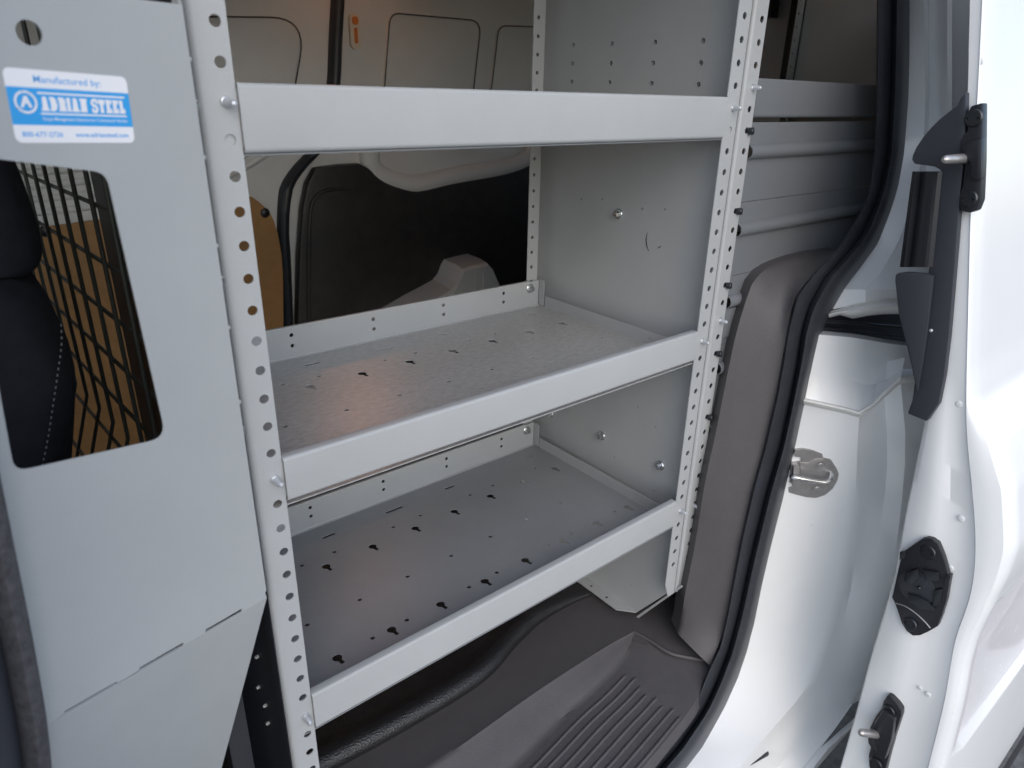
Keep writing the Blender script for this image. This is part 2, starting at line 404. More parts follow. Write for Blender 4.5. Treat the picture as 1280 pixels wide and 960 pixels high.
# ================================================================== PARTITION (bulkhead) in front of the shelves
A21 = math.radians(21)
PU = Vector((math.cos(A21), math.sin(A21), 0)); PN = Vector((-math.sin(A21), math.cos(A21), 0)); PO = Vector((-27.3, -25, -224.3))
part = thing('partition', (-110, 200, -893), 'pale grey steel cab partition with a cut-out window, blue maker sticker and black wire grid', 'partition')
def pp(px, py):
    q = on_plane(px, py, PO, PN)-PO; return (q.dot(PU), q.z)
win = []
def fillet(pts, r, n=6):
    out = []
    for i, p in enumerate(pts):
        a = Vector(pts[i-1]); b = Vector(p); c = Vector(pts[(i+1) % len(pts)])
        u = (a-b).normalized(); w = (c-b).normalized(); h = math.acos(max(-1, min(1, u.dot(w))))/2
        d = r/math.tan(h); p0 = b+u*d; p1 = b+w*d
        for k in range(n+1):
            t = k/n; out.append(tuple((p0*(1-t)*(1-t)+b*2*t*(1-t)+p1*t*t)))
    return out
wl = pp(-60, 190)
win = fillet([pp(-55, 192), pp(133, 216), pp(208, 547), pp(18, 590)], 9.5)
b1 = Vector(pp(55, 907.5)); b2 = Vector(pp(333.5, 747))
ol = [pp(225.5, -10), pp(333, 738), pp(331.5, 741), pp(333.5, 747), pp(55, 907.5)]
top = [(-420, b1.y+((-420)-b1.x)*(b2.y-b1.y)/(b2.x-b1.x)), (-420, 230), (0.2, 230)]
slots_ = []
for a, b in (((81, 893.5), (146, 856)), ((175, 838.5), (229, 807)), ((257.5, 790.5), (302, 764.5))):
    a = Vector(pp(*a)); b = Vector(pp(*b)); d = (b-a).normalized(); nn = Vector((-d.y, d.x))*1.35; up_ = nn*1.0; a = a+up_; b = b+up_
    slots_.append([tuple(a-nn), tuple(b-nn), tuple(b+d*.5), tuple(b+nn), tuple(a+nn), tuple(a-d*.5)])
hole = circ(*pp(36.5, 41), 6.2, 20, ru=6.6)
m = MB()
m.plate(ol+top, [win, hole]+slots_, .9, PO, PU, EZ)
# return flange folded inwards along the right edge
for za, zb in ((-205, 440),):
    m.box(0, 0, 0, 0, 0, 0)
e1 = PO+PU*(-.6)+EZ*(-222)
m.prism([PO+PU*(-1.4)+EZ*z+PN*y for z, y in ((-220, .6), (-220, 7), (454, 7), (454, .6))], PU*1.4)
# lower leaf, bent back along the slotted line
bd = (PU*(b2.x-b1.x)+EZ*(b2.y-b1.y)).normalized(); B0 = PO+PU*b1.x+EZ*b1.y
down = bd.cross(PN).normalized()
if down.z > 0: down = -down
leaf = (down*math.cos(math.radians(14))+PN*math.sin(math.radians(14))).normalized(); ln = bd.cross(leaf)
def lf(px, py):
    q = on_plane(px, py, B0, ln)-B0; return (q.dot(bd), q.dot(leaf))
lo = [(0, 0), ((b2-b1).length, 0), lf(305, 855), lf(277, 960), lf(262, 1015), lf(90, 1060), (-180, 260), (-250, 0)]
m.plate(lo, [], -1.6 if bd.cross(leaf).dot(PN) > 0 else 1.6, B0, bd, leaf)
wing = m.build('wing_panel', M['steel'], part)
# welded nuts and hinge studs between the panel and the first post
kn = MB(); kn.lathe((0, 0, 0), (0, 0, 1), [(1.9, 0), (1.9, 2.6), (1.5, 3.6), (.5, 4.1)], 12)
kn0 = kn.build('rivet', M['steel'], part, local=True); place(kn0, PO+PU*(-.5)+PN*3+EZ*((Y(233.5, 74, -22)).z+224.3), PU)
for px, py in ((250.5, 197), (264.5, 308), (281, 410.5), (297, 503)):
    inst(kn0, part, PO+PU*(-.5)+PN*3+EZ*(Y(px, py, -22).z+224.3), PU)
bo = MB(); bo.lathe((0, 0, 0), (0, 0, 1), [(4.4, 0), (4.4, 3.5), (3.4, 5.2), (0, 5.6)], 6)
bo0 = bo.build('bolt', M['zinc'], part, local=True); place(bo0, PO+PU*(-.8)+PN*5+EZ*(Y(242, 131, -22).z+224.3), PU)
for px, py in ((273, 352), (302, 540.5)): inst(bo0, part, PO+PU*(-.8)+PN*5+EZ*(Y(px, py, -22).z+224.3), PU)

m = MB(); m.plate([(-440, -892), (-6, -892), (-6, 238), (-440, 238)], [], 1.2, (-18.6, 0, 0), (0, -1, 0), EZ)
side = m.build('side_panel', M['navy'], part, label='dark navy side panel beside the first post')
for px, py in ((323, 820), (324.5, 858), (333, 881), (336.5, 903), (304, 943)):
    inst(kn0, side, X(px, py, -18.4), (-1, -.2, 0))
# --- sticker
sA = on_plane(20, 178.5, PO, PN); sB = on_plane(168.5, 178.5, PO, PN); sD = on_plane(2.5, 83.5, PO, PN)
SU = (sB-sA).normalized(); SN = PN; SV = SU.cross(PN).normalized()
if SV.z < 0: SV = -SV
SW = (sB-sA).length; SH = (sD-sA).dot(SV)
SO = sA-PN*.05
def txt(m, s, x, y, size, width=None, bold=0., align='LEFT', lift=.5):
    cu = bpy.data.curves.new('t', 'FONT'); cu.body = s; cu.size = size; cu.offset = bold; cu.resolution_u = 3; cu.align_x = 'LEFT'
    o = bpy.data.objects.new('t', cu); COL.objects.link(o)
    dg = bpy.context.evaluated_depsgraph_get(); me = o.evaluated_get(dg).to_mesh()
    vs = [v.co.copy() for v in me.vertices]; fs = [list(p.vertices) for p in me.polygons]
    o.evaluated_get(dg).to_mesh_clear(); COL.objects.unlink(o); bpy.data.objects.remove(o); bpy.data.curves.remove(cu)
    x0 = min(v.x for v in vs); x1 = max(v.x for v in vs); k = (width/(x1-x0)) if width else 1
    w = (x1-x0)*k; dx = x-(w/2 if align == 'CENTER' else 0)
    m.add([SO+SU*(dx+(v.x-x0)*k)+SV*(y+v.y)-PN*lift for v in vs], fs)
def srect(m, x0, y0, x1, y1, lift):
    m.add([SO+SU*a+SV*b-PN*lift for a, b in ((x0, y0), (x1, y0), (x1, y1), (x0, y1))], [(0, 1, 2, 3)])
m = MB()
m.plate(rrect(0, 0, SW, SH, 3.4), [], .2, SO-PN*.25, SU, SV)
m.cur = 1
srect(m, .0, SH*.245, SW, SH*.755, .29)
txt(m, 'Manufactured by:', SW*.485, SH*.83, 4.9, 36, .02, 'CENTER', .33)
txt(m, '800-677-2726', SW*.055, SH*.085, 3.6, 21, .05, 'LEFT', .33)
txt(m, 'www.adriansteel.com', SW*.475, SH*.085, 3.6, SW*.47, .05, 'LEFT', .33)
m.cur = 0
srect(m, SW*.225, SH*.675, SW*.955, SH*.70, .33); srect(m, SW*.225, SH*.395, SW*.955, SH*.418, .33)
# slab lettering: bold caps with serif bars
cap = SH*.195; bx = SW*.235; word = 'ADRIAN STEEL'; wtot = SW*.715
adv = {'A': 1.06, 'D': 1.02, 'R': 1.04, 'I': .56, 'N': 1.08, ' ': .42, 'S': .9, 'T': .98, 'E': .92, 'L': .88}
tot = sum(adv[c] for c in word); cx_ = bx; yb_ = SH*.445
LIFT = [.34]
def bar(pts):
    LIFT[0] += .002; lift = LIFT[0]; m.add([SO+SU*a+SV*b-PN*lift for a, b in pts], [list(range(len(pts)))])
for ch in word:
    w = adv[ch]/tot*wtot; g = w*.06; x0, x1 = cx_+g, cx_+w-g; y0, y1 = yb_, yb_+cap; sw = cap*.26; th = cap*.17; cx_ += w; W_ = x1-x0
    def R(a, b, c, d): bar([(a, b), (c, b), (c, d), (a, d)])
    if ch in 'DRENTILA':
        pass
    if ch == 'A':
        mx = (x0+x1)/2
        bar([(x0+W_*.10, y0), (x0+W_*.10+sw, y0), (mx+sw*.35, y1), (mx-sw*.55, y1)]); bar([(x1-W_*.10-sw, y0), (x1-W_*.10, y0), (mx+sw*.55, y1), (mx-sw*.35, y1)])
        R(x0+W_*.25, y0+cap*.25, x1-W_*.25, y0+cap*.25+th); R(x0, y0, x0+W_*.40, y0+th); R(x1-W_*.40, y0, x1, y0+th)
    elif ch == 'I':
        mx = (x0+x1)/2; R(mx-sw/2, y0, mx+sw/2, y1); R(x0, y0, x1, y0+th); R(x0, y1-th, x1, y1)
    elif ch == 'N':
        R(x0+W_*.1, y0, x0+W_*.1+sw, y1); R(x1-W_*.1-sw, y0, x1-W_*.1, y1); bar([(x1-W_*.1-sw*1.2, y0), (x1-W_*.1, y0), (x0+W_*.1+sw*1.2, y1), (x0+W_*.1, y1)])
        R(x0, y0, x0+W_*.42, y0+th); R(x0, y1-th, x0+W_*.3, y1); R(x1-W_*.42, y1-th, x1, y1)
    elif ch == 'T':
        mx = (x0+x1)/2; R(mx-sw/2, y0, mx+sw/2, y1); R(x0, y1-th, x1, y1); R(mx-W_*.28, y0, mx+W_*.28, y0+th); R(x0, y1-cap*.36, x0+th*.9, y1); R(x1-th*.9, y1-cap*.36, x1, y1)
    elif ch in 'EL':
        R(x0+W_*.1, y0, x0+W_*.1+sw, y1); R(x0, y0, x1, y0+th); R(x1-th*.9, y0, x1, y0+cap*.36); R(x0, y1-th, x1 if ch == 'E' else x0+W_*.55, y1)
        if ch == 'E': R(x1-th*.9, y1-cap*.34, x1, y1); R(x0+W_*.2, y0+cap*.42, x0+W_*.7, y0+cap*.42+th)
    elif ch in 'DR':
        R(x0+W_*.1, y0, x0+W_*.1+sw, y1); R(x0, y1-th, x0+W_*.55, y1)
        yl = y0 if ch == 'D' else y0+cap*.42; rr = (y1-yl)/2; ym = (y1+yl)/2; cxr = x0+W_*.5
        o_ = [(cxr+(x1-cxr)*math.cos(a), ym+rr*math.sin(a)) for a in [-math.pi/2+math.pi*k/8 for k in range(9)]]
        i_ = [(cxr+(x1-cxr-sw*.95)*math.cos(a), ym+(rr-th)*math.sin(a)) for a in [-math.pi/2+math.pi*k/8 for k in range(9)]]
        for k in range(8): bar([o_[k], o_[k+1], i_[k+1], i_[k]])
        R(x0, y0, x0+W_*.55, y0+th); 
        if ch == 'R': R(x0+W_*.3, yl, cxr, yl+th); bar([(x1-sw*1.15, y0), (x1, y0), (cxr+sw*.9, yl+th*.6), (cxr-sw*.1, yl+th*.6)])
    elif ch == 'S':
        pts = [(.92, .78), (.72, .93), (.4, .93), (.14, .80), (.16, .60), (.45, .51), (.75, .44), (.86, .26), (.7, .09), (.36, .06), (.08, .22)]
        Q = smooth_path([Vector((x0+W_*a, y0+cap*b, 0)) for a, b in pts], 22); L_ = []; R_ = []
        for k in range(22):
            d = (Q[min(k+1, 21)]-Q[max(k-1, 0)]).normalized(); n_ = Vector((-d.y, d.x, 0))*cap*.105
            L_.append(Q[k]+n_); R_.append(Q[k]-n_)
        for k in range(21): bar([(L_[k].x, L_[k].y), (L_[k+1].x, L_[k+1].y), (R_[k+1].x, R_[k+1].y), (R_[k].x, R_[k].y)])
        R(x0, y0, x0+th, y0+cap*.34); R(x1-th, y1-cap*.34, x1, y1)
txt(m, 'Cargo Management Solutions for Commercial Vehicles', SW*.235, SH*.315, 2.2, SW*.72, .015, 'LEFT', .36)
# round emblem
ec = (SW*.125, SH*.555); er = SH*.155
for r0, r1 in ((er*.80, er),):
    for k in range(28):
        a, b = 2*math.pi*k/28, 2*math.pi*(k+1)/28
        bar([(ec[0]+r0*math.cos(a), ec[1]+r0*math.sin(a)), (ec[0]+r1*math.cos(a), ec[1]+r1*math.sin(a)), (ec[0]+r1*math.cos(b), ec[1]+r1*math.sin(b)), (ec[0]+r0*math.cos(b), ec[1]+r0*math.sin(b))])
q = er*.52
bar([(ec[0]-q, ec[1]-q*.9), (ec[0]-q*.45, ec[1]-q*.9), (ec[0]+q*.25, ec[1]+q), (ec[0]-q*.25, ec[1]+q)]); bar([(ec[0]+q*.45, ec[1]-q*.9), (ec[0]+q, ec[1]-q*.9), (ec[0]+q*.3, ec[1]+q), (ec[0]-q*.2, ec[1]+q)])
bar([(ec[0]-q*.4, ec[1]-q*.25), (ec[0]+q*.4, ec[1]-q*.25), (ec[0]+q*.35, ec[1]+q*.1), (ec[0]-q*.35, ec[1]+q*.1)])
m.build('sticker', [M['stwhite'], M['stblue']], wing, label='white and blue rectangular maker sticker above the window')

# --- wire grid across the van behind the seat
m = MB()
def gx(y): return -60-.051*(y-300)
zb_ = -418
for k in range(16):
    y = 48+61*k
    m.tube([(gx(y), y, 225), (gx(y), y, zb_-.05*(y-300)), (gx(y)-62, y, zb_-190-.05*(y-300)), (gx(y)-62, y, -880)], 2.2, 8)
for k in range(16):
    z = 190-58*k+8
    if z < zb_: x0 = -min(62, (zb_-z)*.33)
    else: x0 = 0
    m.tube([(gx(y)+x0+3.4, y, z-.014*(y-300)-(0)) for y in (28, 500, 985)], 2.2, 8)
m.build('wire_grid', M['wire'], part)
m = MB()
m.box(-72, -52, 12, 34, -885, 230); m.box(-105, -85, 985, 1010, -885, 230)
m.build('grid_frame', M['bplastic'], part, bevel=2)

# ================================================================== DRIVER'S SEAT
seat = thing('driver_seat', (-330, 330, -893), 'dark cloth driver seat with headrest seen through the partition window', 'seat')
def ringrow(xr, z, th, y0, y1, n=40, p=5.0):
    cx = xr-th/2; cy = (y0+y1)/2; R = []
    for k in range(n):
        a = 2*math.pi*k/n; c, s_ = math.cos(a), math.sin(a)
        R.append(Vector((cx+th/2*math.copysign(abs(c)**(2/p), c), cy+(y1-y0)/2*math.copysign(abs(s_)**(2/p), s_), z)))
    return R
def column(pix, ydep, th, y0, y1, name, capr=.6):
    m = MB(); rows = []
    P = [Y(a, b, ydep) for a, b in pix]
    P = smooth_path(P, 18)
    for i, p in enumerate(P):
        t = i/(len(P)-1); e = min(1, .45+min(t, 1-t)*6)
        rows.append(ringrow(p.x, p.z, th*e, y0+(1-e)*40, y1-(1-e)*40))
    m.loft(rows, closed=True)
    m.add(rows[0], [list(range(len(rows[0])))]); m.add(rows[-1], [list(range(len(rows[0])))])
    return m.build(name, M['fabric'], seat, angle=50)
column([(16, 170), (24, 200), (36, 230), (49, 268), (58, 300), (59, 322), (50, 338), (36, 343)], 158, 120, 130, 390, 'headrest')
bk = column([(24, 350), (46, 356), (60, 365), (73, 383), (84, 407), (95, 430), (103, 455), (105, 481), (103.5, 525), (100, 570), (94, 620), (84, 680), (70, 760)], 128, 170, 84, 520, 'backrest')
m = MB()
for y in (200, 320): m.tube([Y(24, 330, 120)+Vector((-55, y-120, 0)), Y(24, 365, 120)+Vector((-55, y-120, -20))], 9, 10)
m.box(-330, -215, 150, 370, Y(20, 345, 120).z-14, Y(20, 345, 120).z+6)
m.build('headrest_post', M['bplastic'], seat, bevel=3)
m = MB()
sl = smooth_path([Y(a, b, 81) for a, b in [(76.5, 405), (77, 430), (72, 468), (66, 509), (60, 548), (53, 582), (44, 620)]], 58)
for k in range(0, 57, 2): m.tube([sl[k], sl[k].lerp(sl[k+1], .75)], .5, 6)
m.build('stitching', M['thread'], bk)
m = MB(); m.box(-760, -250, 90, 520, -560, -430)
m.build('seat_cushion', M['fabric'], seat, bevel=40)

# ================================================================== VAN
van = thing('cargo_van', (500, 540, -1480), 'white cargo van seen through its open left sliding door, door slid back at right', 'van')
def col_interp(rows, n):
    return rows
# --- rails of the rear edge of the opening (photo pixels)
OUT = [(-70, 1139), (0, 1138), (60, 1138), (120, 1136.5), (151, 1134), (190, 1131), (207, 1128), (229, 1124.5), (253, 1117.5), (270, 1112), (307, 1097), (338, 1074), (363, 1055), (391, 1038), (416, 1027), (454, 1017.5), (497, 1008), (560, 994), (620, 980), (683, 964), (730, 953), (780, 943), (810, 935.5), (847, 923), (885, 906), (932, 880), (962, 857), (1010, 815), (1060, 762)]
BUL = [(-70, 1118), (0, 1117), (120, 1114), (198, 1110), (229, 1103), (254, 1096), (291, 1080), (322, 1055), (347, 1031), (385, 1011), (416, 1003), (454, 998), (510, 987), (560, 976), (620, 958), (699, 939), (763, 925), (816, 911), (860, 894), (891, 879), (935, 848), (970, 817), (1020, 770), (1060, 728)]
INN = [(-70, 1097), (0, 1096), (151, 1095), (198, 1092), (237, 1087), (260, 1079), (285, 1064), (313, 1045), (341, 1017.5), (369, 996), (410, 985), (447, 979), (497, 970), (560, 955), (614, 940), (683, 924.5), (739, 914), (777, 907), (810, 899), (835, 886), (879, 868), (907, 847), (947, 812), (960, 803), (1010, 757), (1060, 705)]
YB = [(-70, -34), (0, -45), (250, -85), (800, -85), (850, -95), (900, -108), (960, -122), (1060, -128)]
def yb(py): return curve_at(YB, py)
pys = [-70+1130*k/90 for k in range(91)]
# --- seal
m = MB(); rows = []
for py in pys:
    i, b, o = curve_at(INN, py), curve_at(BUL, py), curve_at(OUT, py); y = yb(py)
    row = [Y(i, py, y+30), Y(i, py, y+14), Y(lerp(i, b, .12), py, y+9), Y(lerp(i, b, .5), py, y+7), Y(lerp(i, b, .86), py, y+8), Y(lerp(i, b, .97), py, y+10),
           Y(lerp(b, o, .06), py, y+3), Y(lerp(b, o, .22), py, y-4), Y(lerp(b, o, .45), py, y-7), Y(lerp(b, o, .68), py, y-5), Y(lerp(b, o, .88), py, y+1), Y(o, py, y+9), Y(o, py, y+16)]
    rows.append(row)
m.loft(rows)
m.build('door_seal', M['rubber'], van, angle=60)
# --- grained plastic trim over the wheel arch
pairs = [((846, 812), (868, 879)), ((848, 793), (887.5, 832)), ((851.6, 780), (904, 790)), ((856, 745), (913, 745)), ((869, 680), (925, 682)), ((881, 605), (942, 607)), ((894, 545), (958, 548)), ((903, 500), (969, 500)), ((911, 460), (976, 460)), ((920.6, 416), (984, 414)), ((931.6, 379), (993, 375)), ((942.5, 350.6), (1005, 356)), ((961, 335), (1017, 342)), ((989, 324), (1032, 326)), ((1014, 318), (1042, 316)), ((1045, 313), (1049, 309))]
def rail(pts, ys, n): return smooth_path([Y(a, b, ys) if not isinstance(ys, (list, tuple)) else Y(a, b, ys[k]) for k, (a, b) in enumerate(pts)], n)
Lp = smooth_path([Y(a[0], a[1], -18) for a, _ in pairs[1:]], 40)
Rp = smooth_path([Y(b[0], b[1], yb(b[1])+16) for _, b in pairs[1:]], 40)
m = MB(); rows = []
for l, r in zip(Lp, Rp):
    row = [l+Vector((18, 30, 0)), l+Vector((3, 5, 0)), l]
    for t in (.08, .2, .4, .6, .8, 1.0):
        p = l.lerp(r, t); b = math.sin(math.pi*min(1, t*1.0))*2.5
        row.append(p+Vector((-.55, -.83, 0))*b)
    rows.append(row)
m.loft(rows)
m.build('wheel_arch_trim', M['gplastic'], van, angle=60)

# --- white jamb behind the seal
jr = []
def jrow(py, cols, dy=0): jr.append([Y(px, p, y+dy) for (px, p, y) in [(c if len(c) == 3 else (c[0], py, c[1])) for c in cols]])
def O_(py): return (curve_at(OUT, py)-5, yb(py)+11)
U7 = [(-70, [(1156, -62), (1161, -58), (1184, -98), (1190, -104), (1196, -102), (1220, -114)]),
      (0, [(1155, -66), (1161, -62), (1184, -102), (1190, -108), (1196, -106), (1220, -120)]),
      (60, [(1156, -74), (1161, -70), (1184, -108), (1190, -114), (1196, -112), (1220, -126)]),
      (120, [(1157, -82), (1162, -78), (1184, -114), (1190, -120), (1196, -118), (1220, -132)]),
      (190, [(1154, -92), (1160, -90), (1184, -120), (1190, -127), (1196, -126), (1220, -140)]),
      (250, [(1142, -98), (1152, -102), (1172, -124), (1182, -130), (1190, -134), (1214, -146)]),
      (300, [(1124, -104), (1138, -110), (1154, -126), (1166, -133), (1176, -138), (1200, -152)]),
      (340, [(1102, -108), (1120, -118), (1136, -129), (1150, -138), (1160, -143), (1190, -158)]),
      (362, [(1082, -110), (1104, -122), (1120, -131), (1135, -140), (1150, -149), (1182, -164)])]
for py, c in U7: jrow(py, [O_(py)]+c)
def lip_py(px): return curve_at([(1035, 391), (1060, 384.5), (1090, 378.5), (1110, 377), (1185, 379)], px)
jr += [[Y(px, lip_py(px)-2.5, y) for px, y in [(1040, -75), (1082, -108), (1104, -121), (1120, -130), (1135, -139), (1150, -148), (1186, -163)]]]
m = MB(); m.loft(jr)
quarter_rows = list(jr)
# seam roll along the bottom of the upper jamb
def lip_py(px): return curve_at([(1035, 391), (1060, 384.5), (1090, 378.5), (1110, 377), (1185, 379)], px)
xs = [1036, 1050, 1066, 1085, 1104, 1120, 1135, 1152, 1184]; ysl = [-76, -84, -96, -110, -122, -131, -140, -149, -164]
jr = []
for dpy, dy in ((-3, 0), (0, 1), (2, -5), (5, -8), (9, -7.5), (12, -4), (14.5, 2), (15.5, 30)):
    jr.append([Y(px, min(lip_py(px)+dpy*(1 if px > 1050 else .45), 420), y+dy) for px, y in zip(xs, ysl)])
m.cur = 1; m.loft(jr); m.cur = 0
# rail slot
m.cur = 2
m.loft([[Y(px, py, y) for px, y in zip((1005, 1050, 1100, 1150, 1200), (-70, -72, -76, -82, -90))] for py in (380, 400, 440)])
m.tube([Y(px, py, y) for px, py, y in ((1020, 409, -74), (1060, 413, -80), (1100, 418, -94), (1150, 423, -104))], 2.2, 8)
m.tube([Y(px, py, y) for px, py, y in ((1020, 401, -73), (1060, 403, -79), (1100, 407, -93), (1150, 411, -103))], 3, 8)
m.cur = 0
# shoulder under the slot
SH_ = [[(1020, 412, -66), (1045, 415, -80), (1066, 417, -90), (1085, 420, -98), (1095, 422, -102), (1107, 424, -106), (1131, 427, -118), (1200, 430, -130)],
       [(1019, 418, -80), (1045, 420, -95), (1066, 422, -106), (1085, 425, -114), (1096, 427, -119), (1108, 429, -124), (1132, 432, -138), (1200, 434, -152)],
       [(1015, 440, -80), (1042, 444, -97), (1064, 449, -110), (1085, 453, -120), (1097, 453, -125), (1109, 452, -131), (1131, 447, -146), (1200, 446, -166)],
       [(1010, 465, -79), (1037, 469, -98), (1060, 475, -113), (1083, 481, -126), (1096, 480, -132), (1108, 475, -140), (1128, 462, -156), (1200, 460, -176)],
       [(1004, 497, -78), (1036, 504, -112), (1058, 509, -132), (1074, 513.5, -148), (1091, 503, -153), (1105, 489, -161), (1126, 471, -176), (1200, 468, -192)]]
jr = [[Y(*c) for c in R] for R in SH_]
m.loft(jr)
top_edge = SH_[-1]
m.cur = 1
jr = []
for dpy, dy in ((0, 0), (1.5, -4), (4, -5.5), (6.5, -4.5), (8.5, 0)):
    jr.append([Y(a, b+dpy, y+dy) for a, b, y in top_edge])
m.loft(jr); m.cur = 0
CR = [(505, 1074), (558, 1072), (630, 1069), (683, 1064), (707, 1061), (746, 1055), (780, 1046), (810, 1036), (854, 1013), (894, 982), (919, 958), (957, 926), (1010, 880), (1060, 832)]
C4 = [(505, 1108), (583, 1109), (642, 1104), (699, 1091), (749, 1078), (800, 1066), (850, 1048), (900, 1018), (960, 972), (1060, 888)]
C5 = [(505, 1132), (583, 1131), (642, 1126), (699, 1118), (760, 1106), (810, 1094), (850, 1080), (880, 1063), (910, 1042), (960, 1004), (1060, 925)]
jr = [[Y(a, b+8.5, y) for a, b, y in top_edge]]
for py in [540, 580, 620, 660, 700, 740, 780, 815, 850, 880, 910, 935, 960, 1010, 1060]:
    o = O_(py); c = curve_at(CR, py); c4 = curve_at(C4, py); c5 = curve_at(C5, py); dz = min(0, (yb(py)+85))
    mid = lerp(o[0], c, .55)
    jr.append([Y(o[0], py, o[1]), Y(lerp(o[0], c, .5), py, -112+dz*.7), Y(lerp(o[0], c, .88), py, -140+dz*.5), Y(c, py, -150+dz*.4), Y(c+7, py, -151+dz*.4), Y(c4, py, -170), Y(c5, py, -196), (Y(c5+42, py, -214) if py < 870 else Y(c5+2.5, py, -199))])
m.loft(jr)
low_rows = jr
# outer skin wraps back from the jamb
m.loft([[R[-1], R[-1]+Vector((12, -10, 0)), R[-1]+Vector((1100, 0, 0))] for R in quarter_rows+[jr[1], jr[5], jr[9], jr[12], jr[14]]])
# inner skin from the seal to the rear
m.loft([[R[0]+Vector((4, 6, 0)), Vector((1950, R[0].y+26, R[0].z))] for R in quarter_rows+low_rows])
body = m.build('rear_pillar', [M['white'], M['sealer'], M['bplastic']], van, angle=38)
# weld dimples
# --- striker on the jamb
LR = sorted([(py, o) for py, o in []])
def onA(px, py):
    o = O_(py); c = curve_at(CR, py); t = (px-o[0])/(c-o[0]); return Y(px, py, curve_at([(0, o[1]), (.5, -112), (.88, -140), (1, -150)], t))
so = [(994, 563), (1003, 561.5), (1015, 563), (1029, 567.5), (1039, 575), (1046, 586), (1048.5, 592.5), (1046.5, 601), (1041, 611), (1031, 619), (1020, 622.5), (1008, 621.5), (994, 618), (986, 615.5), (985.5, 609.5), (991, 608), (995.5, 606), (996, 603), (987, 603), (989, 579), (1002, 576.5), (1001, 571.5), (994, 571), (992.5, 567)]
A1 = onA(990, 590); A2 = onA(1045, 590); A3 = onA(1010, 565); n_ = (A2-A1).cross(A3-A1).normalized()
if n_.dot(CAM-A1) < 0: n_ = -n_
A0 = A1+n_*2.5
pts = [on_plane(a, b, A0, n_) for a, b in so]
m = MB(); m.prism(pts, -n_*6)
sk = m.build('striker', M['latch'], van, angle=20, label='bare metal door striker plate with two screws')
def stk(pix, h0, h1, name, mt, bev=.8):
    m = MB(); q = [on_plane(a, b, A0+n_*h0, n_) for a, b in pix]; m.prism(q, n_*(h1-h0)); return m.build(name, mt, sk, bevel=bev, angle=25)
stk([(999, 577), (1010, 578), (1018, 573), (1029, 572), (1038, 579), (1041, 589), (1037, 595), (1020, 593), (1000, 590)], -1, 1.6, 'striker_rib', M['latch'])
stk([(1000, 604), (1012, 606), (1014, 613), (1024, 617), (1033, 612), (1036, 606), (1020, 602)], -1, 1.2, 'striker_rib', M['latch'])
stk([(989, 579), (996, 578), (997, 604), (988, 603)], -3, 9, 'striker_ear', M['latch'], 1.2)
m = MB()
bar_ = [on_plane(a, b, A0+n_*h, n_) for a, b, h in ((1040, 590, -2), (1038, 599, 12), (1034, 602.5, 15), (1022, 601.5, 15), (998, 597.5, 15), (990, 596, 11), (990, 594, -2))]
m.tube(smooth_path(bar_, 30), 3.4, 12)
m.build('striker_bar', M['zinc'], sk)
for px, py in ((1025.5, 581.5), (1021, 611)):
    m = MB(); P = on_plane(px, py, A0+n_*1.4, n_)
    m.lathe(P, n_, [(8.0, 0), (8.0, .9), (7.0, 1.5), (5.6, .8), (5.2, 2.2), (4.4, 2.6)], 18); m.lathe(P+n_*.6, n_, [(4.6, 0), (4.4, .6), (0, .62)], 12)
    m.build('striker_screw', M['latch'], sk)
    m = MB(); m.lathe(P+n_*.9, n_, [(3.4, 0), (3.2, 1.4), (0, 1.5)], 6); m.build('screw_socket', M['darkscrew'], sk)
# --- lower rail bracket by the sill
m = MB(); m.prism([Y(a, b, -166) for a, b in ((930, 962), (960.5, 939), (962.5, 943), (961, 975), (935, 985))], Vector((8, 26, -4)))
m.build('rail_bracket', M['bplastic'], van, bevel=1.5)

# --- floor, mat, step trim
def zrow(pts, z, n=26): return smooth_path([Z(p[0], p[1], z[k] if isinstance(z, list) else z) for k, p in enumerate(pts)], n)
mat_edge = [(250, 1050), (330, 1006), (400, 970), (470, 933), (540, 893), (590, 862), (620, 838), (645, 808), (668, 785), (692, 767), (735, 745), (790, 728)]
m = MB()
e0 = smooth_path([Z(a, b, -899) for a, b in mat_edge], 40)
rows = []
for p in e0:
    h = curve_at([(470, 1), (590, 0)], p.x)
    rows.append([Vector((p.x, 1150, -893)), Vector((p.x, 345, -893)), Vector((p.x, p.y+60, -893)), Vector((p.x, p.y+42, -893+4*h)), Vector((p.x, p.y+30, -893+10*h)), Vector((p.x, p.y+18, -893+14*h)), Vector((p.x, p.y+8, -893.5+12.5*h)), Vector((p.x, p.y+1, -895+7*h)), Vector((p.x, p.y-1, -897)), Vector((p.x, p.y+3, -906))])
m.loft(rows)
a = rows[0]; m.loft([[Vector((-1400, q.y, min(q.z, -893.0))) for q in a], a]); b = rows[-1]; m.loft([b, [Vector((2000, max(q.y, 130), -893.0 if q.z > -900 else q.z)) for q in b]])
m.build('floor_mat', M['vinyl'], van, angle=60)
m = MB(); m.box(-1400, 2000, -60, 1250, -985, -965)
m.build('floor_pan', M['bplastic'], van)
m = MB()
crease = [(330, 1095), (480, 1000), (600, 916), (650, 880), (700, 846), (760, 808), (793, 790)]
curve = [(430, 1150), (560, 1030), (640, 960), (700, 899), (740, 864), (772, 831), (787, 806), (794, 791)]
sill = [(640, 1135), (757, 1010), (803, 960), (847, 907), (868, 879), (880, 852), (887.5, 836), (890, 826)]
n = 40
ra = [p+Vector((0, 22, 0)) for p in zrow(mat_edge, -904, n)]
rc = zrow(crease, -904, n); rd = zrow(curve, [-938, -938, -936, -932, -926, -918, -910, -904.6], n)
re = zrow(sill, [-944, -944, -942, -938, -934, -929, -924, -921], n)
rows = []
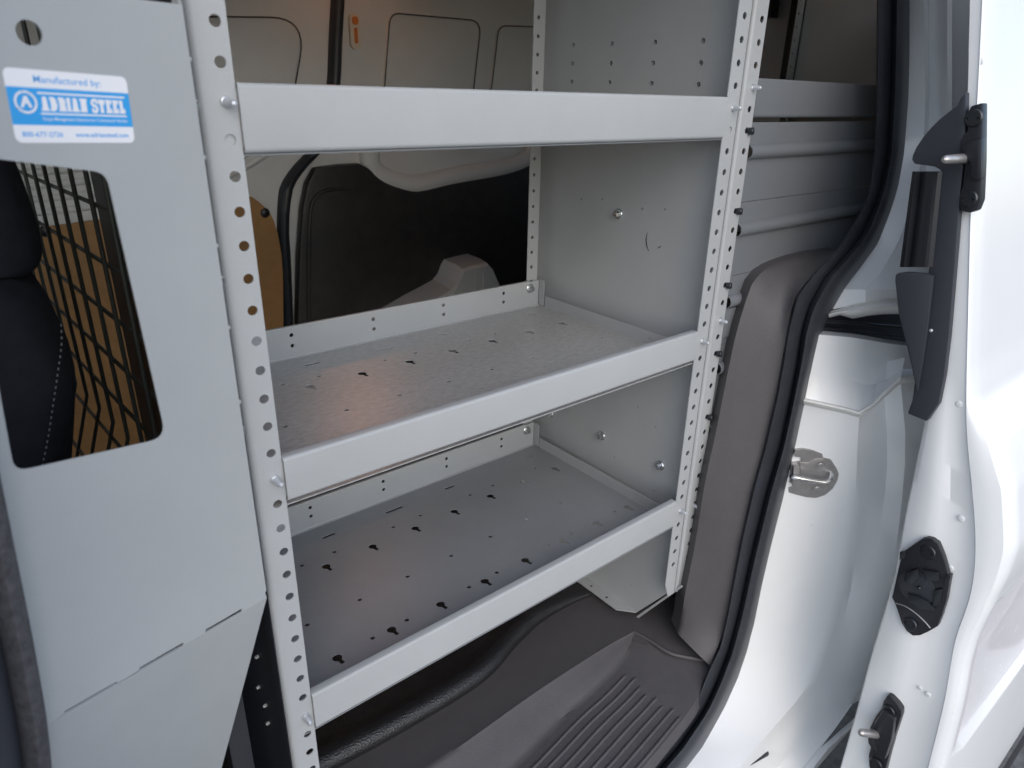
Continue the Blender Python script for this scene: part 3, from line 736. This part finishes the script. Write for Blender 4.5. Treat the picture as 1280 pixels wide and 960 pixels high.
for k in range(n):
    c, d, e = rc[k], rd[k], re[k]
    row = [ra[k], c.lerp(ra[k], .35), c.lerp(ra[k], .06)+Vector((0, 0, .6)), c+Vector((0, 0, 1.6)), c.lerp(d, .08)+Vector((0, 0, .4)), c.lerp(d, .5), c.lerp(d, .9), d+Vector((0, 0, -1.5)), d.lerp(e, .06), d.lerp(e, .5)]
    row += [d.lerp(e, .97), e, e+Vector((0, -6, -20))]
    rows.append(row)
m.loft(rows)
m.add([Z(775, 785, -917), Z(835, 795, -917), Z(835, 812, -917), Z(785, 806, -917)], [(0, 1, 2, 3)])
m.tube(smooth_path([Z(792, 789.5, -904.5), Z(812, 800.5, -906), Z(837, 816, -909), Z(862, 822, -914), Z(893, 826.5, -918)], 24), [3.2]*18+[2.5, 2, 1.5, 1, .6, .3], 8)
m.add([Z(790, 789, -905.5), Z(808, 797, -906.5), Z(810, 806, -908), Z(792, 801, -907)], [(0, 1, 2, 3)])
# flat end of the tread under the pillar trim
cor = [Z(793, 790, -904), Z(812, 800.5, -906), Z(837, 816, -909), Z(848, 793, -907), Z(846, 750, -904), ra[-1]+Vector((60, 40, 0)), ra[-1]+Vector((-4, 0, 0))]
m.add(cor, [(0, 1, 2), (0, 2, 3), (0, 3, 4), (0, 4, 5), (0, 5, 6)])
m.loft([[Z(793, 790, -904), Z(812, 800.5, -906), Z(837, 816, -909), Z(862, 822, -914), Z(895, 826, -918)], [Z(793.5, 792, -907), Z(812, 803, -909), Z(837, 819, -912), Z(862, 825, -916), Z(893, 829, -920)], [rows[-1][8], rows[-1][8].lerp(re[-1], .3), rows[-1][8].lerp(re[-1], .55), rows[-1][8].lerp(re[-1], .8), re[-1]]])
m.loft([[Z(846, 755, -904)+Vector((0, 20, 0)), Z(900, 740, -904)], [Z(848, 793, -907), Z(900, 800, -910)], [Z(837, 816, -909), Z(895, 826, -918)]])
step = m.build('step_trim', M['gplastic'], van, angle=50)
st_ = [(787.5, 848), (797, 855), (806, 862.5), (815.6, 870), (825, 877), (835, 883.5), (844.7, 891), (852, 898)]
for i, (px, py) in enumerate(st_):
    f = .16+.80*i/7.0
    line = [rd[k].lerp(re[k], f) for k in range(n)]
    s0 = Z(px, py, -941)
    line = [p for p in line if p.x < s0.x-6]
    path = [p+Vector((0, 0, 1.2)) for p in line]; path.append(path[-1]*1.0+(path[-1]-path[-2]).normalized()*9+Vector((0, 0, -5)))
    m = MB(); m.tube([p-Vector((0, 0, 1.3)) for p in smooth_path(path, 50)], 2.7, 8); m.build('tread_rib', M['gplastic'], step, angle=60)

# --- front pillar trim at the left edge of the photo
m = MB(); rows = []
fe = [(-16, 500), (0, 590), (10, 640), (20, 690), (31, 745), (41, 795), (51, 850), (60, 905), (66, 962), (70, 1030), (72, 1100)]
for p in smooth_path([Y(a, b, -120) for a, b in fe], 40):
    rows.append([p+Vector((-1, 16, 0)), p+Vector((0, 4, 0)), p+Vector((-2, -3, 0)), p+Vector((-7, -6, 0)), p+Vector((-12, -3, 0)), p+Vector((-14, 3, 0))])
m.loft(rows); m.cur = 1
m.loft([[r[5], r[5]+Vector((-4, -6, 0)), r[5]+Vector((-22, -14, 0)), r[5]+Vector((-60, -22, 0)), r[5]+Vector((-130, -60, 0))] for r in rows])
m.build('front_pillar_trim', [M['felt'], M['navy']], van, angle=60)
m = MB(); m.box(-345, -245, -345, -160, -1080, 260)
m.build('front_pillar', M['white'], van, bevel=14)

# --- sill, roof, rear, far wall, cab
m = MB()
m.box(-345, 470, -330, -140, -1130, -985)
m.build('door_sill', M['white'], van, bevel=12)
m = MB(); m.box(-1500, 2060, -40, 1200, 262, 285); m.box(-345, 2060, -150, -30, 232, 300)
for k in range(6): m.box(-200+380*k, -150+380*k, 0, 1150, 246, 262)
m.build('roof', M['whitein'], van, bevel=3)
m = MB()
m.box(1990, 2010, -40, 1250, -985, -120); m.box(1990, 2010, -40, 330, -120, 262); m.box(1990, 2010, 560, 1250, -120, 262); m.box(1990, 2010, 330, 560, 120, 262)
m.build('rear_door', M['whitein'], van)
m = MB()
for (a, b, c, d) in ((940, 969, -20, 23), (983, 992, -20, 110), (992, 1011, -20, 20)):
    p = X(a, d, 1940); q = X(b, c, 1940)
    m.box(1940, 1980, min(p.y, q.y), max(p.y, q.y), p.z, q.z)
m.build('rear_door_trim', M['bplastic'], van, bevel=3)

WY = 1150
def wpts(L): return [Y(a, b, WY) for a, b in L]
def wpoly(L): return [(p.x, p.z) for p in wpts(L)]
far = MB(); far.box(-1500, 2060, WY+12, WY+40, -985, -160); far.box(-560, 2060, WY+12, WY+40, -160, 285); far.box(-1500, -560, WY+12, WY+40, 30, 285)
wall = far.build('far_side_wall', M['whitein'], van)
def wplate(name, poly, y, t, mt, holes=(), bev=0, parent=None, label=None):
    m = MB(); m.plate(poly, list(holes), t, (0, y, 0), EX, EZ); return m.build(name, mt, parent or van, bevel=bev, label=label)
# tan liner on the far door
tp = [(-900, -312), (-200, -316), (0, -318), (100, -312), (250, -298), (345, -286), (385, -283)]+[(411, -288), (426, -300), (446, -322), (456, -345), (463, -380), (466, -430), (464, -480), (450, -620), (446, -880), (-900, -880)]
tan = wplate('liner_panel', tp[::-1], WY-10, 5, M['tan'], bev=0, label='tan hardboard liner on the far side door')
for px, py in ((331, 266), (56, 289)):
    m = MB(); m.lathe(Y(px, py, WY-9), (0, -1, 0), [(11, 0), (11, 2.5), (8, 4.5), (0, 5)], 16); m.build('clip', M['bplastic'], tan)
m = MB()
for k in range(5):
    d = 22*k
    P = [Vector((-900, WY+14, -290+d*1.15)), Vector((-100, WY+14, -293+d*1.15)), Vector((120, WY+14, -285+d*1.15)), Vector((300, WY+14, -262+d*1.1)), Vector((400-d*.55, WY+14, -230+d*.95)), Vector((505-d*.8, WY+14, -170+d*.6)), Vector((550-d*.9, WY+16, -110+d*.4))]
    m.tube(smooth_path(P, 40), [7.5]*40, 10)
m.build('pressed_rib', M['whitein'], wall, angle=60)
# upper blanked window of the far door
rec = fillet(wpoly([(200, 20), (384, 22), (362, 150), (190, 130)])[::-1], 60, 8)
def bead(poly, par):
    m = MB(); P = [Vector((a, WY+1, b)) for a, b in poly]; P.append(P[0]); P.append(P[1])
    m.tube(P, 1.7, 8); m.build('window_bead', M['gplastic'], par)
wb = wplate('window_blank', rec, WY+6, 10, M['whitein'], bev=3, label='blank window panel in the far side door'); bead(rec, wb)
# far door seal
m = MB(); rows = []
for p in smooth_path(wpts([(356, 480), (355, 410), (351, 330), (348, 290), (350, 243), (356, 225), (370, 206), (386, 188), (403, 150), (410.5, 105), (413, 50), (416, -5), (419, -60)]), 50):
    w = curve_at([(-700, 24), (-330, 28), (-240, 34), (-200, 36), (-40, 31), (200, 30)], p.z)
    rows.append([Vector((p.x, WY+10, p.z)), Vector((p.x+2, WY-8, p.z)), Vector((p.x+w*.4, WY-16, p.z)), Vector((p.x+w*.8, WY-12, p.z)), Vector((p.x+w, WY+10, p.z))])
m.loft(rows); m.build('far_door_seal', M['rubber'], van, angle=60)
# dark moulded lower trim of the far rear quarter
dt = wpoly([(372, 480), (368, 400), (370, 320), (374, 260), (380, 228), (390, 209), (420, 205), (445, 203.5), (456, 209), (466, 217), (482, 225), (499, 232), (517, 236.5), (535, 233.5), (561, 227), (595, 221), (624, 216), (645, 210), (662, 203), (690, 195), (760, 190), (860, 480)])
dk = wplate('quarter_trim', dt[::-1], WY-22, 30, M['darktrim'], bev=8, label='dark moulded trim over the far wheel arch')
inn = wpoly([(388, 480), (386, 400), (387, 320), (389, 265), (396, 247), (412, 238), (445, 238), (500, 252), (560, 252), (640, 242), (720, 230), (800, 480)])
m = MB(); m.tube(smooth_path([Y(a, b, WY-24) for a, b in [(386, 440), (386, 400), (386, 320), (388, 265), (395, 246), (412, 237), (450, 238)]], 40), [5]*34+[4, 3, 2, 1.2, .6, .3], 8)
m.build('trim_ridge', M['darktrim'], dk, angle=60)
# upper quarter panel: blank windows, coat hook lamp
for L in ([(488, 16), (602, 26), (588, 150), (478, 150)], [(624, 32), (690, 34), (690, 150), (610, 150)]):
    f2 = fillet(wpoly(L)[::-1], 32, 8); bead(f2, wplate('window_blank', f2, WY+4, 12, M['whitein'], bev=3))
m = MB(); m.tube(smooth_path(wpts([(462, 190), (463, 205), (475, 219), (500, 229), (520, 231), (561, 222), (624, 211), (655, 200), (664, 188)]), 40), 26, 12)
m.build('pressed_rib', M['whitein'], wall, angle=60)
lampbase = Y(445, 38, WY)
m = MB(); m.plate([(lampbase.x+a, lampbase.z+b) for a, b in rrect(-13, -40, 13, 36, 11)], [], 10, (0, WY+3, 0), EX, EZ)
m.cur = 1; m.plate([(lampbase.x+a, lampbase.z+b) for a, b in rrect(-7, 12, 7, 30, 6)], [], 4, (0, WY-.5, 0), EX, EZ)
m.plate([(lampbase.x+a, lampbase.z+b) for a, b in rrect(-3.5, -28, 3.5, 6, 3)], [], 4, (0, WY-.5, 0), EX, EZ)
m.build('coat_hook', [M['cream'], M['orange']], van, bevel=0)
# lit interior lamp high on the far wall (its warm glow shows on the decks)
lm = bpy.data.materials.new('warm_lamp_lens'); lm.use_nodes = True
b5 = lm.node_tree.nodes['Principled BSDF']; b5.inputs['Base Color'].default_value = (.9, .6, .4, 1)
b5.inputs['Emission Color'].default_value = (1, .42, .2, 1); b5.inputs['Emission Strength'].default_value = 9
m = MB(); m.plate(rrect(600, 185, 712, 320, 14), [], 14, (0, WY-6, 0), EX, EZ)
lh = m.build('interior_lamp', M['cream'], van)
m = MB(); m.plate(rrect(612, 196, 700, 309, 10), [], 5, (0, WY-9, 0), EX, EZ)
m.build('lamp_lens', lm, lh)
# wheelhouse on the far side
m = MB()
wh = [(470, 440), (500, 405), (528, 388), (552, 375), (566, 367), (573, 358), (577, 347), (581, 340), (590, 337), (611, 332), (616, 337), (621, 349), (627, 362), (650, 440)]
f_ = [Y(a, b, 1000) for a, b in wh]
rows = [[p for p in f_], [p+Vector((2, 14, 6)) for p in f_], [p+Vector((12, 60, 8)) for p in f_], [p+Vector((20, 160, 8)) for p in f_]]
m.loft(rows); m.add(f_, [list(range(len(f_)))])
for a, b in ((594, 600),):
    m.prism([Y(a, 400, 998), Y(b, 400, 998), Y(b, 343, 998), Y(a, 343, 998)], Vector((0, 6, 0)))
m.prism([Y(604, 400, 997), Y(607, 400, 997), Y(606, 341, 997), Y(604.5, 341, 997)], Vector((0, 6, 0)))
m.build('wheelhouse', M['white'], van, angle=14, label='white far side wheelhouse')
# cab: closed driver door, dash bulkhead with added shade header, far cab door
m = MB(); m.box(-1500, -345, -330, -290, -1080, -120); m.box(-1500, -345, -270, -235, 30, 262); m.box(-430, -345, -270, -235, -120, 30)
m.build('cab_door', M['white'], van, bevel=8)
m = MB(); m.box(-1520, -1480, -330, 1200, -1080, -250); m.box(-1520, -1480, -330, 1200, 40, 285)  # upper box is an unseen header, added to dim the far wall
m.build('dash_and_shade_header', M['bplastic'], van)

# ================================================================== SLIDING DOOR (slid back along the outside)
DX = 760
def D(px, py): return X(px, py, DX)
outl = [(1231, -80), (1228, 0), (1222, 120), (1214, 250), (1210, 400), (1208, 500), (1209, 545), (1213, 590), (1218, 640), (1219.5, 700), (1212, 750), (1195, 795), (1187, 840), (1180, 880), (1160, 960), (1140, 1040), (1118, 1130), (1104, 1190)]
inl = [(1211, -80), (1210, 0), (1208, 120), (1198, 220), (1188, 320), (1176, 400), (1164, 480), (1155, 530), (1136, 620), (1128, 660), (1119, 715), (1108, 755), (1099, 785), (1087, 825), (1070, 890), (1050, 960), (1028, 1040), (1003, 1130), (984, 1190)]
n = 150
def byz(pts, n):
    P = smooth_path([D(a, b) for a, b in pts], 200); z0, z1 = 190, -1195
    out = []
    for k in range(n):
        z = lerp(z0, z1, k/(n-1)); j = min(range(200), key=lambda i: abs(P[i].z-z)); out.append(Vector((DX, P[j].y, z)))
    return out
# smooth y(z) via resample then light filter
def soften(L):
    for _ in range(8):
        L = [L[0]]+[Vector((b.x, (a.y+2*b.y+c.y)/4, b.z)) for a, b, c in zip(L, L[1:], L[2:])]+[L[-1]]
    return L
Po = soften(byz(outl, n)); Pi = soften(byz(inl, n))
hemw = [(-1100, 16), (-760, 14), (-640, 20), (-560, 34), (-480, 36), (-420, 22), (-385, 5), (-340, 2.2), (200, 2.2)]
m = MB(); rows = []
for k in range(n):
    o, i = Po[k], Pi[k]; z = o.z
    hw = curve_at(hemw, z)
    ch = curve_at([(-1100, 5), (-500, 5), (-350, 0), (200, 0)], z)
    edge = [i+Vector((70, 10, 0)), i+Vector((5, 1, 0)), i+Vector((1, -2, 0)), i.lerp(o, .12)+Vector((-ch*.4, 0, 0)), i.lerp(o, .32)+Vector((-ch, 0, 0)), i.lerp(o, .5)+Vector((-ch*.6, 0, 0)), i.lerp(o, .62)+Vector((ch*.5, 0, 0)), i.lerp(o, .9)+Vector((ch*.5, 0, 0)), o+Vector((0, .8, 0)), o+Vector((-1.5, -.4, 0))]
    q = o+Vector((0, -hw*.30, 0))
    hem = [o+Vector((-1.0, -hw*.25, 0)), o+Vector((1.5, -hw*.6, 0)), o+Vector((5, -hw*.9, 0)), o+Vector((11, -hw*1.05, 0)), o+Vector((22, -hw*1.15-1, 0))]
    rows.append(edge+hem)
m.loft(rows)
# outer skin runs back along the body with its pressed lines
def skin_off(z):
    # body side crease and the lower recess
    return curve_at([(-1100, -4), (-925, -5), (-915, 6), (-668, 7), (-655, -3), (-470, 0), (-420, -3), (-395, 2), (-370, 0), (200, 0)], z)
srows = []
for k in range(n):
    e = rows[k][-1]; z = e.z; so_ = skin_off(z)
    srows.append([e, e+Vector((14, -.6, 0)), e+Vector((40, so_, 0)), e+Vector((300, so_-4, 0)), e+Vector((700, so_-6, 0)), e+Vector((1200, so_-4, 0))])
ka = min(range(n), key=lambda q: abs(srows[q][0].z+660)); kb = min(range(n), key=lambda q: abs(srows[q][0].z+920))
up = srows[:ka+1]; lo_ = srows[ka:kb+1]; lo2 = srows[kb:]
m.loft(up); m.cur = 1; m.loft(lo_); m.cur = 0; m.loft(lo2)
# inner skin
m.loft([[r[0], r[0]+Vector((400, 6, 0)), r[0]+Vector((1130, 6, 0))] for r in rows])
door = m.build('sliding_door', [M['white'], M['specked']], van, angle=30, label='white sliding door slid back, its leading edge showing black latch pieces')
m = MB(); b_ = srows[-1]
m.loft([[p+Vector((0, -6, 0)) for p in b_], [p+Vector((0, -10, -25)) for p in b_], [p+Vector((0, 0, -160)) for p in b_]])
m.build('lower_cladding', M['bplastic'], door)
# --- black pieces on the edge of the door
def dprism(name, pix, x, t, mt, bev=1.2, parent=None, label=None):
    m = MB(); m.prism([X(a, b, x) for a, b in pix], Vector((t, 0, 0))); return m.build(name, mt, parent or door, bevel=bev, label=label)
fin = [(1207.5, 115), (1207, 150), (1204.5, 200), (1201, 235), (1196, 300), (1191, 360), (1186, 420), (1180, 470), (1173, 505), (1158, 527), (1134, 517), (1140, 500), (1144, 470), (1150, 420), (1160, 340), (1168, 290), (1174, 240), (1176, 213), (1168, 208.5), (1155, 206.5), (1143, 205), (1139.5, 200), (1140.5, 194), (1145, 184), (1153, 172), (1163, 160), (1175, 148), (1187, 138.5), (1196, 132), (1201, 122)]
dprism('edge_trim', fin, DX-16, 12, M['navy'], 2.0, label='black plastic edge trim with a pointed upper fin')
# ribbed guide channel (upper) and lower flap
m = MB(); rows = []
for t in range(9):
    py = lerp(214.5, 334, t/8); xl = lerp(1140.5, 1124.5, (t/8)**1.0); xr = lerp(1176, 1164, t/8)
    rows.append([X(xl, py, DX-10), X(xl+1, py, DX-20), X(lerp(xl, xr, .13), py, DX-25), X(lerp(xl, xr, .25), py, DX-19), X(lerp(xl, xr, .33), py, DX-15), X(lerp(xl, xr, .42), py, DX-20), X(lerp(xl, xr, .6), py, DX-24), X(lerp(xl, xr, .8), py, DX-24), X(lerp(xl, xr, .9), py, DX-19), X(xr+2, py, DX-17)])
m.loft(rows, t=(6, 1, 0)); m.build('guide_channel', M['bplastic'], door, angle=45)
lowflap = [(1122, 341.5), (1135, 340), (1157, 342), (1166, 345), (1160, 400), (1153, 450), (1146, 490), (1144, 482), (1139, 458), (1130, 420), (1123, 392), (1118.5, 350), (1119, 344)]
dprism('edge_flap', lowflap, DX-24, 7, M['navy'], 2.0)
m = MB(); m.lathe(X(1164, 413, DX-16), (-1, 0, 0), [(2.2, 0), (2.2, 1.5), (1, 2.4), (0, 2.5)], 12); m.build('edge_plug', M['studzinc'], door)
# upper guide block with pin and two screws
gb = [(1228.5, 128), (1222, 130), (1213, 132.5), (1210, 140), (1208.5, 150), (1209, 160), (1209, 164), (1204, 168), (1199.5, 178), (1199, 190), (1202, 197), (1206, 205), (1203, 232), (1199, 244), (1198.5, 258), (1202, 264), (1212, 266.5), (1221, 263), (1226, 250), (1228, 200)]
g1 = dprism('guide_block', gb, DX-18, 16, M['bplastic'], 2.5, label='black upper guide block with a steel pin')
mid_ = [(1227.5, 172), (1218, 174), (1206, 179), (1202, 186), (1205, 198), (1213, 204), (1213, 222), (1219, 226), (1227, 224)]
m = MB(); m.prism([X(a, b, DX-30) for a, b in mid_], Vector((14, 0, 0))); m.build('guide_boss', M['bplastic'], g1, bevel=3)
def pin(parent, tip, root, x0, x1, r=4.8):
    m = MB(); a = X(*tip, x0); b = X(*root, x1); d = (a-b)
    m.tube([b, b+d*.2, b+d*.88, b+d*.97, a+d*.02], [r*1.1, r*1.05, r*.95, r*.72, r*.3], 16); m.build('guide_pin', M['latch'], parent)
pin(g1, (1179, 199.5), (1206, 198), DX-62, DX-24, 5.2)
def tscrew(parent, px, py, x, r=8):
    m = MB(); m.lathe(X(px, py, x), (-1, .12, 0), [(r*1.1, 0), (r*1.1, 1.2), (r*.95, 2.6), (r*.55, 3.0), (r*.4, 1.2), (0, 1.2)], 18); m.build('screw', M['darkscrew'], parent)
tscrew(g1, 1217.5, 147.5, DX-18, 9); tscrew(g1, 1211.5, 248.5, DX-18, 9)
# middle latch block
lb = [(1159, 672.5), (1165, 674), (1172, 680), (1179, 697), (1183, 711), (1185, 719), (1188, 720.5), (1186.5, 729), (1185, 737), (1183, 750), (1177, 770), (1172, 783), (1160, 790), (1150, 794.5), (1141, 795), (1133, 789), (1127, 779), (1122, 764), (1117.5, 752), (1114.5, 747), (1116.5, 740), (1119, 728), (1124, 706), (1128, 691), (1132, 688), (1144, 679.5), (1153, 673.5)]
g2 = dprism('latch_block', lb, DX-12, 11, M['bplastic'], 2.0, label='black latch block with a round socket')
m = MB(); P = X(1146, 734, DX-12.2); 
m.lathe(P, (-1, 0, 0), [(25, 0), (25, .8), (23, 1.4), (20, .9), (18.5, .2), (0, .1)], 28); m.build('latch_socket', M['rubber'], g2)
for q_, h_ in (([(1132, 716), (1146, 712), (1150, 722), (1140, 732), (1131, 728)], 5), ([(1152, 712), (1172, 716), (1175, 726), (1158, 727)], 4), ([(1134, 742), (1148, 746), (1160, 752), (1168, 764), (1150, 762), (1136, 752)], 4), ([(1167, 738), (1178, 736), (1175, 756), (1166, 758)], 3)):
    m = MB(); m.prism([X(a, b, DX-13-h_) for a, b in q_], Vector((h_+1.2, 0, 0))); m.build('latch_pawl', M['darkscrew'], g2, bevel=1)
m = MB(); m.lathe(X(1150, 734, DX-12.4), (-1, 0, 0), [(3.2, 0), (2.6, 4), (1.0, 5.4), (0, 5.5)], 14); m.build('latch_tip', M['darkscrew'], g2)
tscrew(g2, 1160.5, 690, DX-12, 9.5); tscrew(g2, 1138, 780, DX-12, 9.5)
m = MB(); m.tube(smooth_path([X(a, b, DX-12.6) for a, b in [(1119.5, 754), (1131, 757.5), (1144, 766), (1155, 776), (1163, 785)]], 14), .9, 6); m.build('latch_seam', M['latch'], g2)
m = MB(); m.prism([X(a, b, DX-16) for a, b in ((1124.5, 690), (1131, 689), (1131, 697), (1124, 700))], Vector((6, 0, 0))); m.build('latch_clip', M['bplastic'], g2, bevel=1); m = MB(); m.prism([X(a, b, DX-16) for a, b in ((1181, 719), (1188, 720.5), (1186, 731), (1180, 733))], Vector((6, 0, 0))); m.build('latch_clip', M['bplastic'], g2, bevel=1)
# lower guide block with pin
lb3 = [(1109, 869.5), (1113, 871), (1121, 880), (1126.5, 889), (1126.5, 895), (1123, 906), (1118, 921), (1112, 942), (1107, 962), (1104, 978), (1092, 975), (1086, 957), (1085.5, 944), (1088, 934), (1085, 929), (1084.5, 924), (1087, 910), (1091, 902), (1094, 896), (1101, 887), (1104, 877)]
g3 = dprism('guide_block', lb3, DX-14, 13, M['bplastic'], 2.2, label='black lower guide block with a steel pin')
m = MB(); m.prism([X(a, b, DX-26) for a, b in [(1103, 889), (1118, 899), (1114, 925), (1106, 950), (1093, 938), (1089, 925), (1092, 905)]], Vector((13, 0, 0))); m.build('guide_boss', M['bplastic'], g3, bevel=3)
pin(g3, (1074.5, 915.5), (1095, 917.5), DX-58, DX-24, 6)
tscrew(g3, 1111, 888.5, DX-15, 9); tscrew(g3, 1095, 955, DX-15, 10)
# plugs and weld spots pressed into the edge
for px, py, r in ((1206, 319.5, 4), (1199, 505, 4.5), (1172, 602.5, 4.5), (1201.5, 648, 4.5), (1188, 710, 4), (1205, 462, 3), (1150, 860, 3), (1160, 868, 4), (1225, 77, 4)):
    m = MB(); P = X(px, py, DX+1.2); m.lathe(P, (-1, 0, 0), [(r, 0), (r, .6), (r*.8, 1.2), (r*.5, .7), (0, .7)], 16)
    m.build('edge_plug', M['white'], door, angle=60)
for px, py in ((1015, 655), (1050, 582), (1052, 637), (1066, 515)):
    P = onA(px, min(max(py, 541), 1000)) if py > 540 else Y(px, py, -140)
    m = MB(); m.lathe(P+Vector((.6, .6, 0)), (-.65, -.76, 0), [(4.5, 0), (4.5, .5), (3.4, 1.0), (2, .6), (0, .6)], 16)
    m.build('jamb_plug', M['white'], body, angle=60)

# ================================================================== GROUND, SKY, LIGHT, CAMERA
m = MB(); m.add([(-300000, -300000, -1480), (300000, -300000, -1480), (300000, 300000, -1480), (-300000, 300000, -1480)], [(0, 1, 2, 3)])
g = m.build('ground', M['asphalt']); g['kind'] = 'structure'; g['label'] = 'grey paved ground under the van'; g['category'] = 'ground'

SUN_EL, SUN_AZ = 37, 204      # degrees; azimuth from +Y clockwise
w = bpy.data.worlds.new('World'); SC.world = w; w.use_nodes = True
nt = w.node_tree; bg = nt.nodes['Background']
sky = nt.nodes.new('ShaderNodeTexSky'); sky.sky_type = 'NISHITA'; sky.sun_disc = False
sky.sun_elevation = math.radians(SUN_EL); sky.sun_rotation = math.radians(SUN_AZ)
sky.air_density = 1.0; sky.dust_density = 1.5; sky.ozone_density = 1.0
nt.links.new(sky.outputs['Color'], bg.inputs['Color']); bg.inputs['Strength'].default_value = .15
sl_ = bpy.data.lights.new('sun', 'SUN'); sl_.energy = .7; sl_.angle = math.radians(120); sl_.color = (1, .975, .94)
so2 = bpy.data.objects.new('sun', sl_); COL.objects.link(so2)
e, a = math.radians(SUN_EL), math.radians(SUN_AZ)
sd = Vector((math.sin(a)*math.cos(e), math.cos(a)*math.cos(e), math.sin(e)))
so2.rotation_euler = sd.to_track_quat('Z', 'Y').to_euler()

cam = bpy.data.cameras.new('camera'); co = bpy.data.objects.new('camera', cam); COL.objects.link(co)
R = Matrix((RT, -DN, -FW)).transposed()
co.matrix_world = Matrix.Translation(CAM*S) @ R.to_4x4()
cam.sensor_width = 36; cam.lens = FOC/1280*36
cam.shift_x = -(CX-640)/1280; cam.shift_y = (CY-480)/1280
cam.clip_start = .02; cam.clip_end = 2000
cam.dof.use_dof = True; cam.dof.focus_distance = .92; cam.dof.aperture_fstop = 8
SC.camera = co
SC.view_settings.view_transform = 'Standard'; SC.view_settings.look = 'None'
SC.view_settings.exposure = .72; SC.view_settings.gamma = 1
SC.cycles.max_bounces = 10; SC.cycles.diffuse_bounces = 6
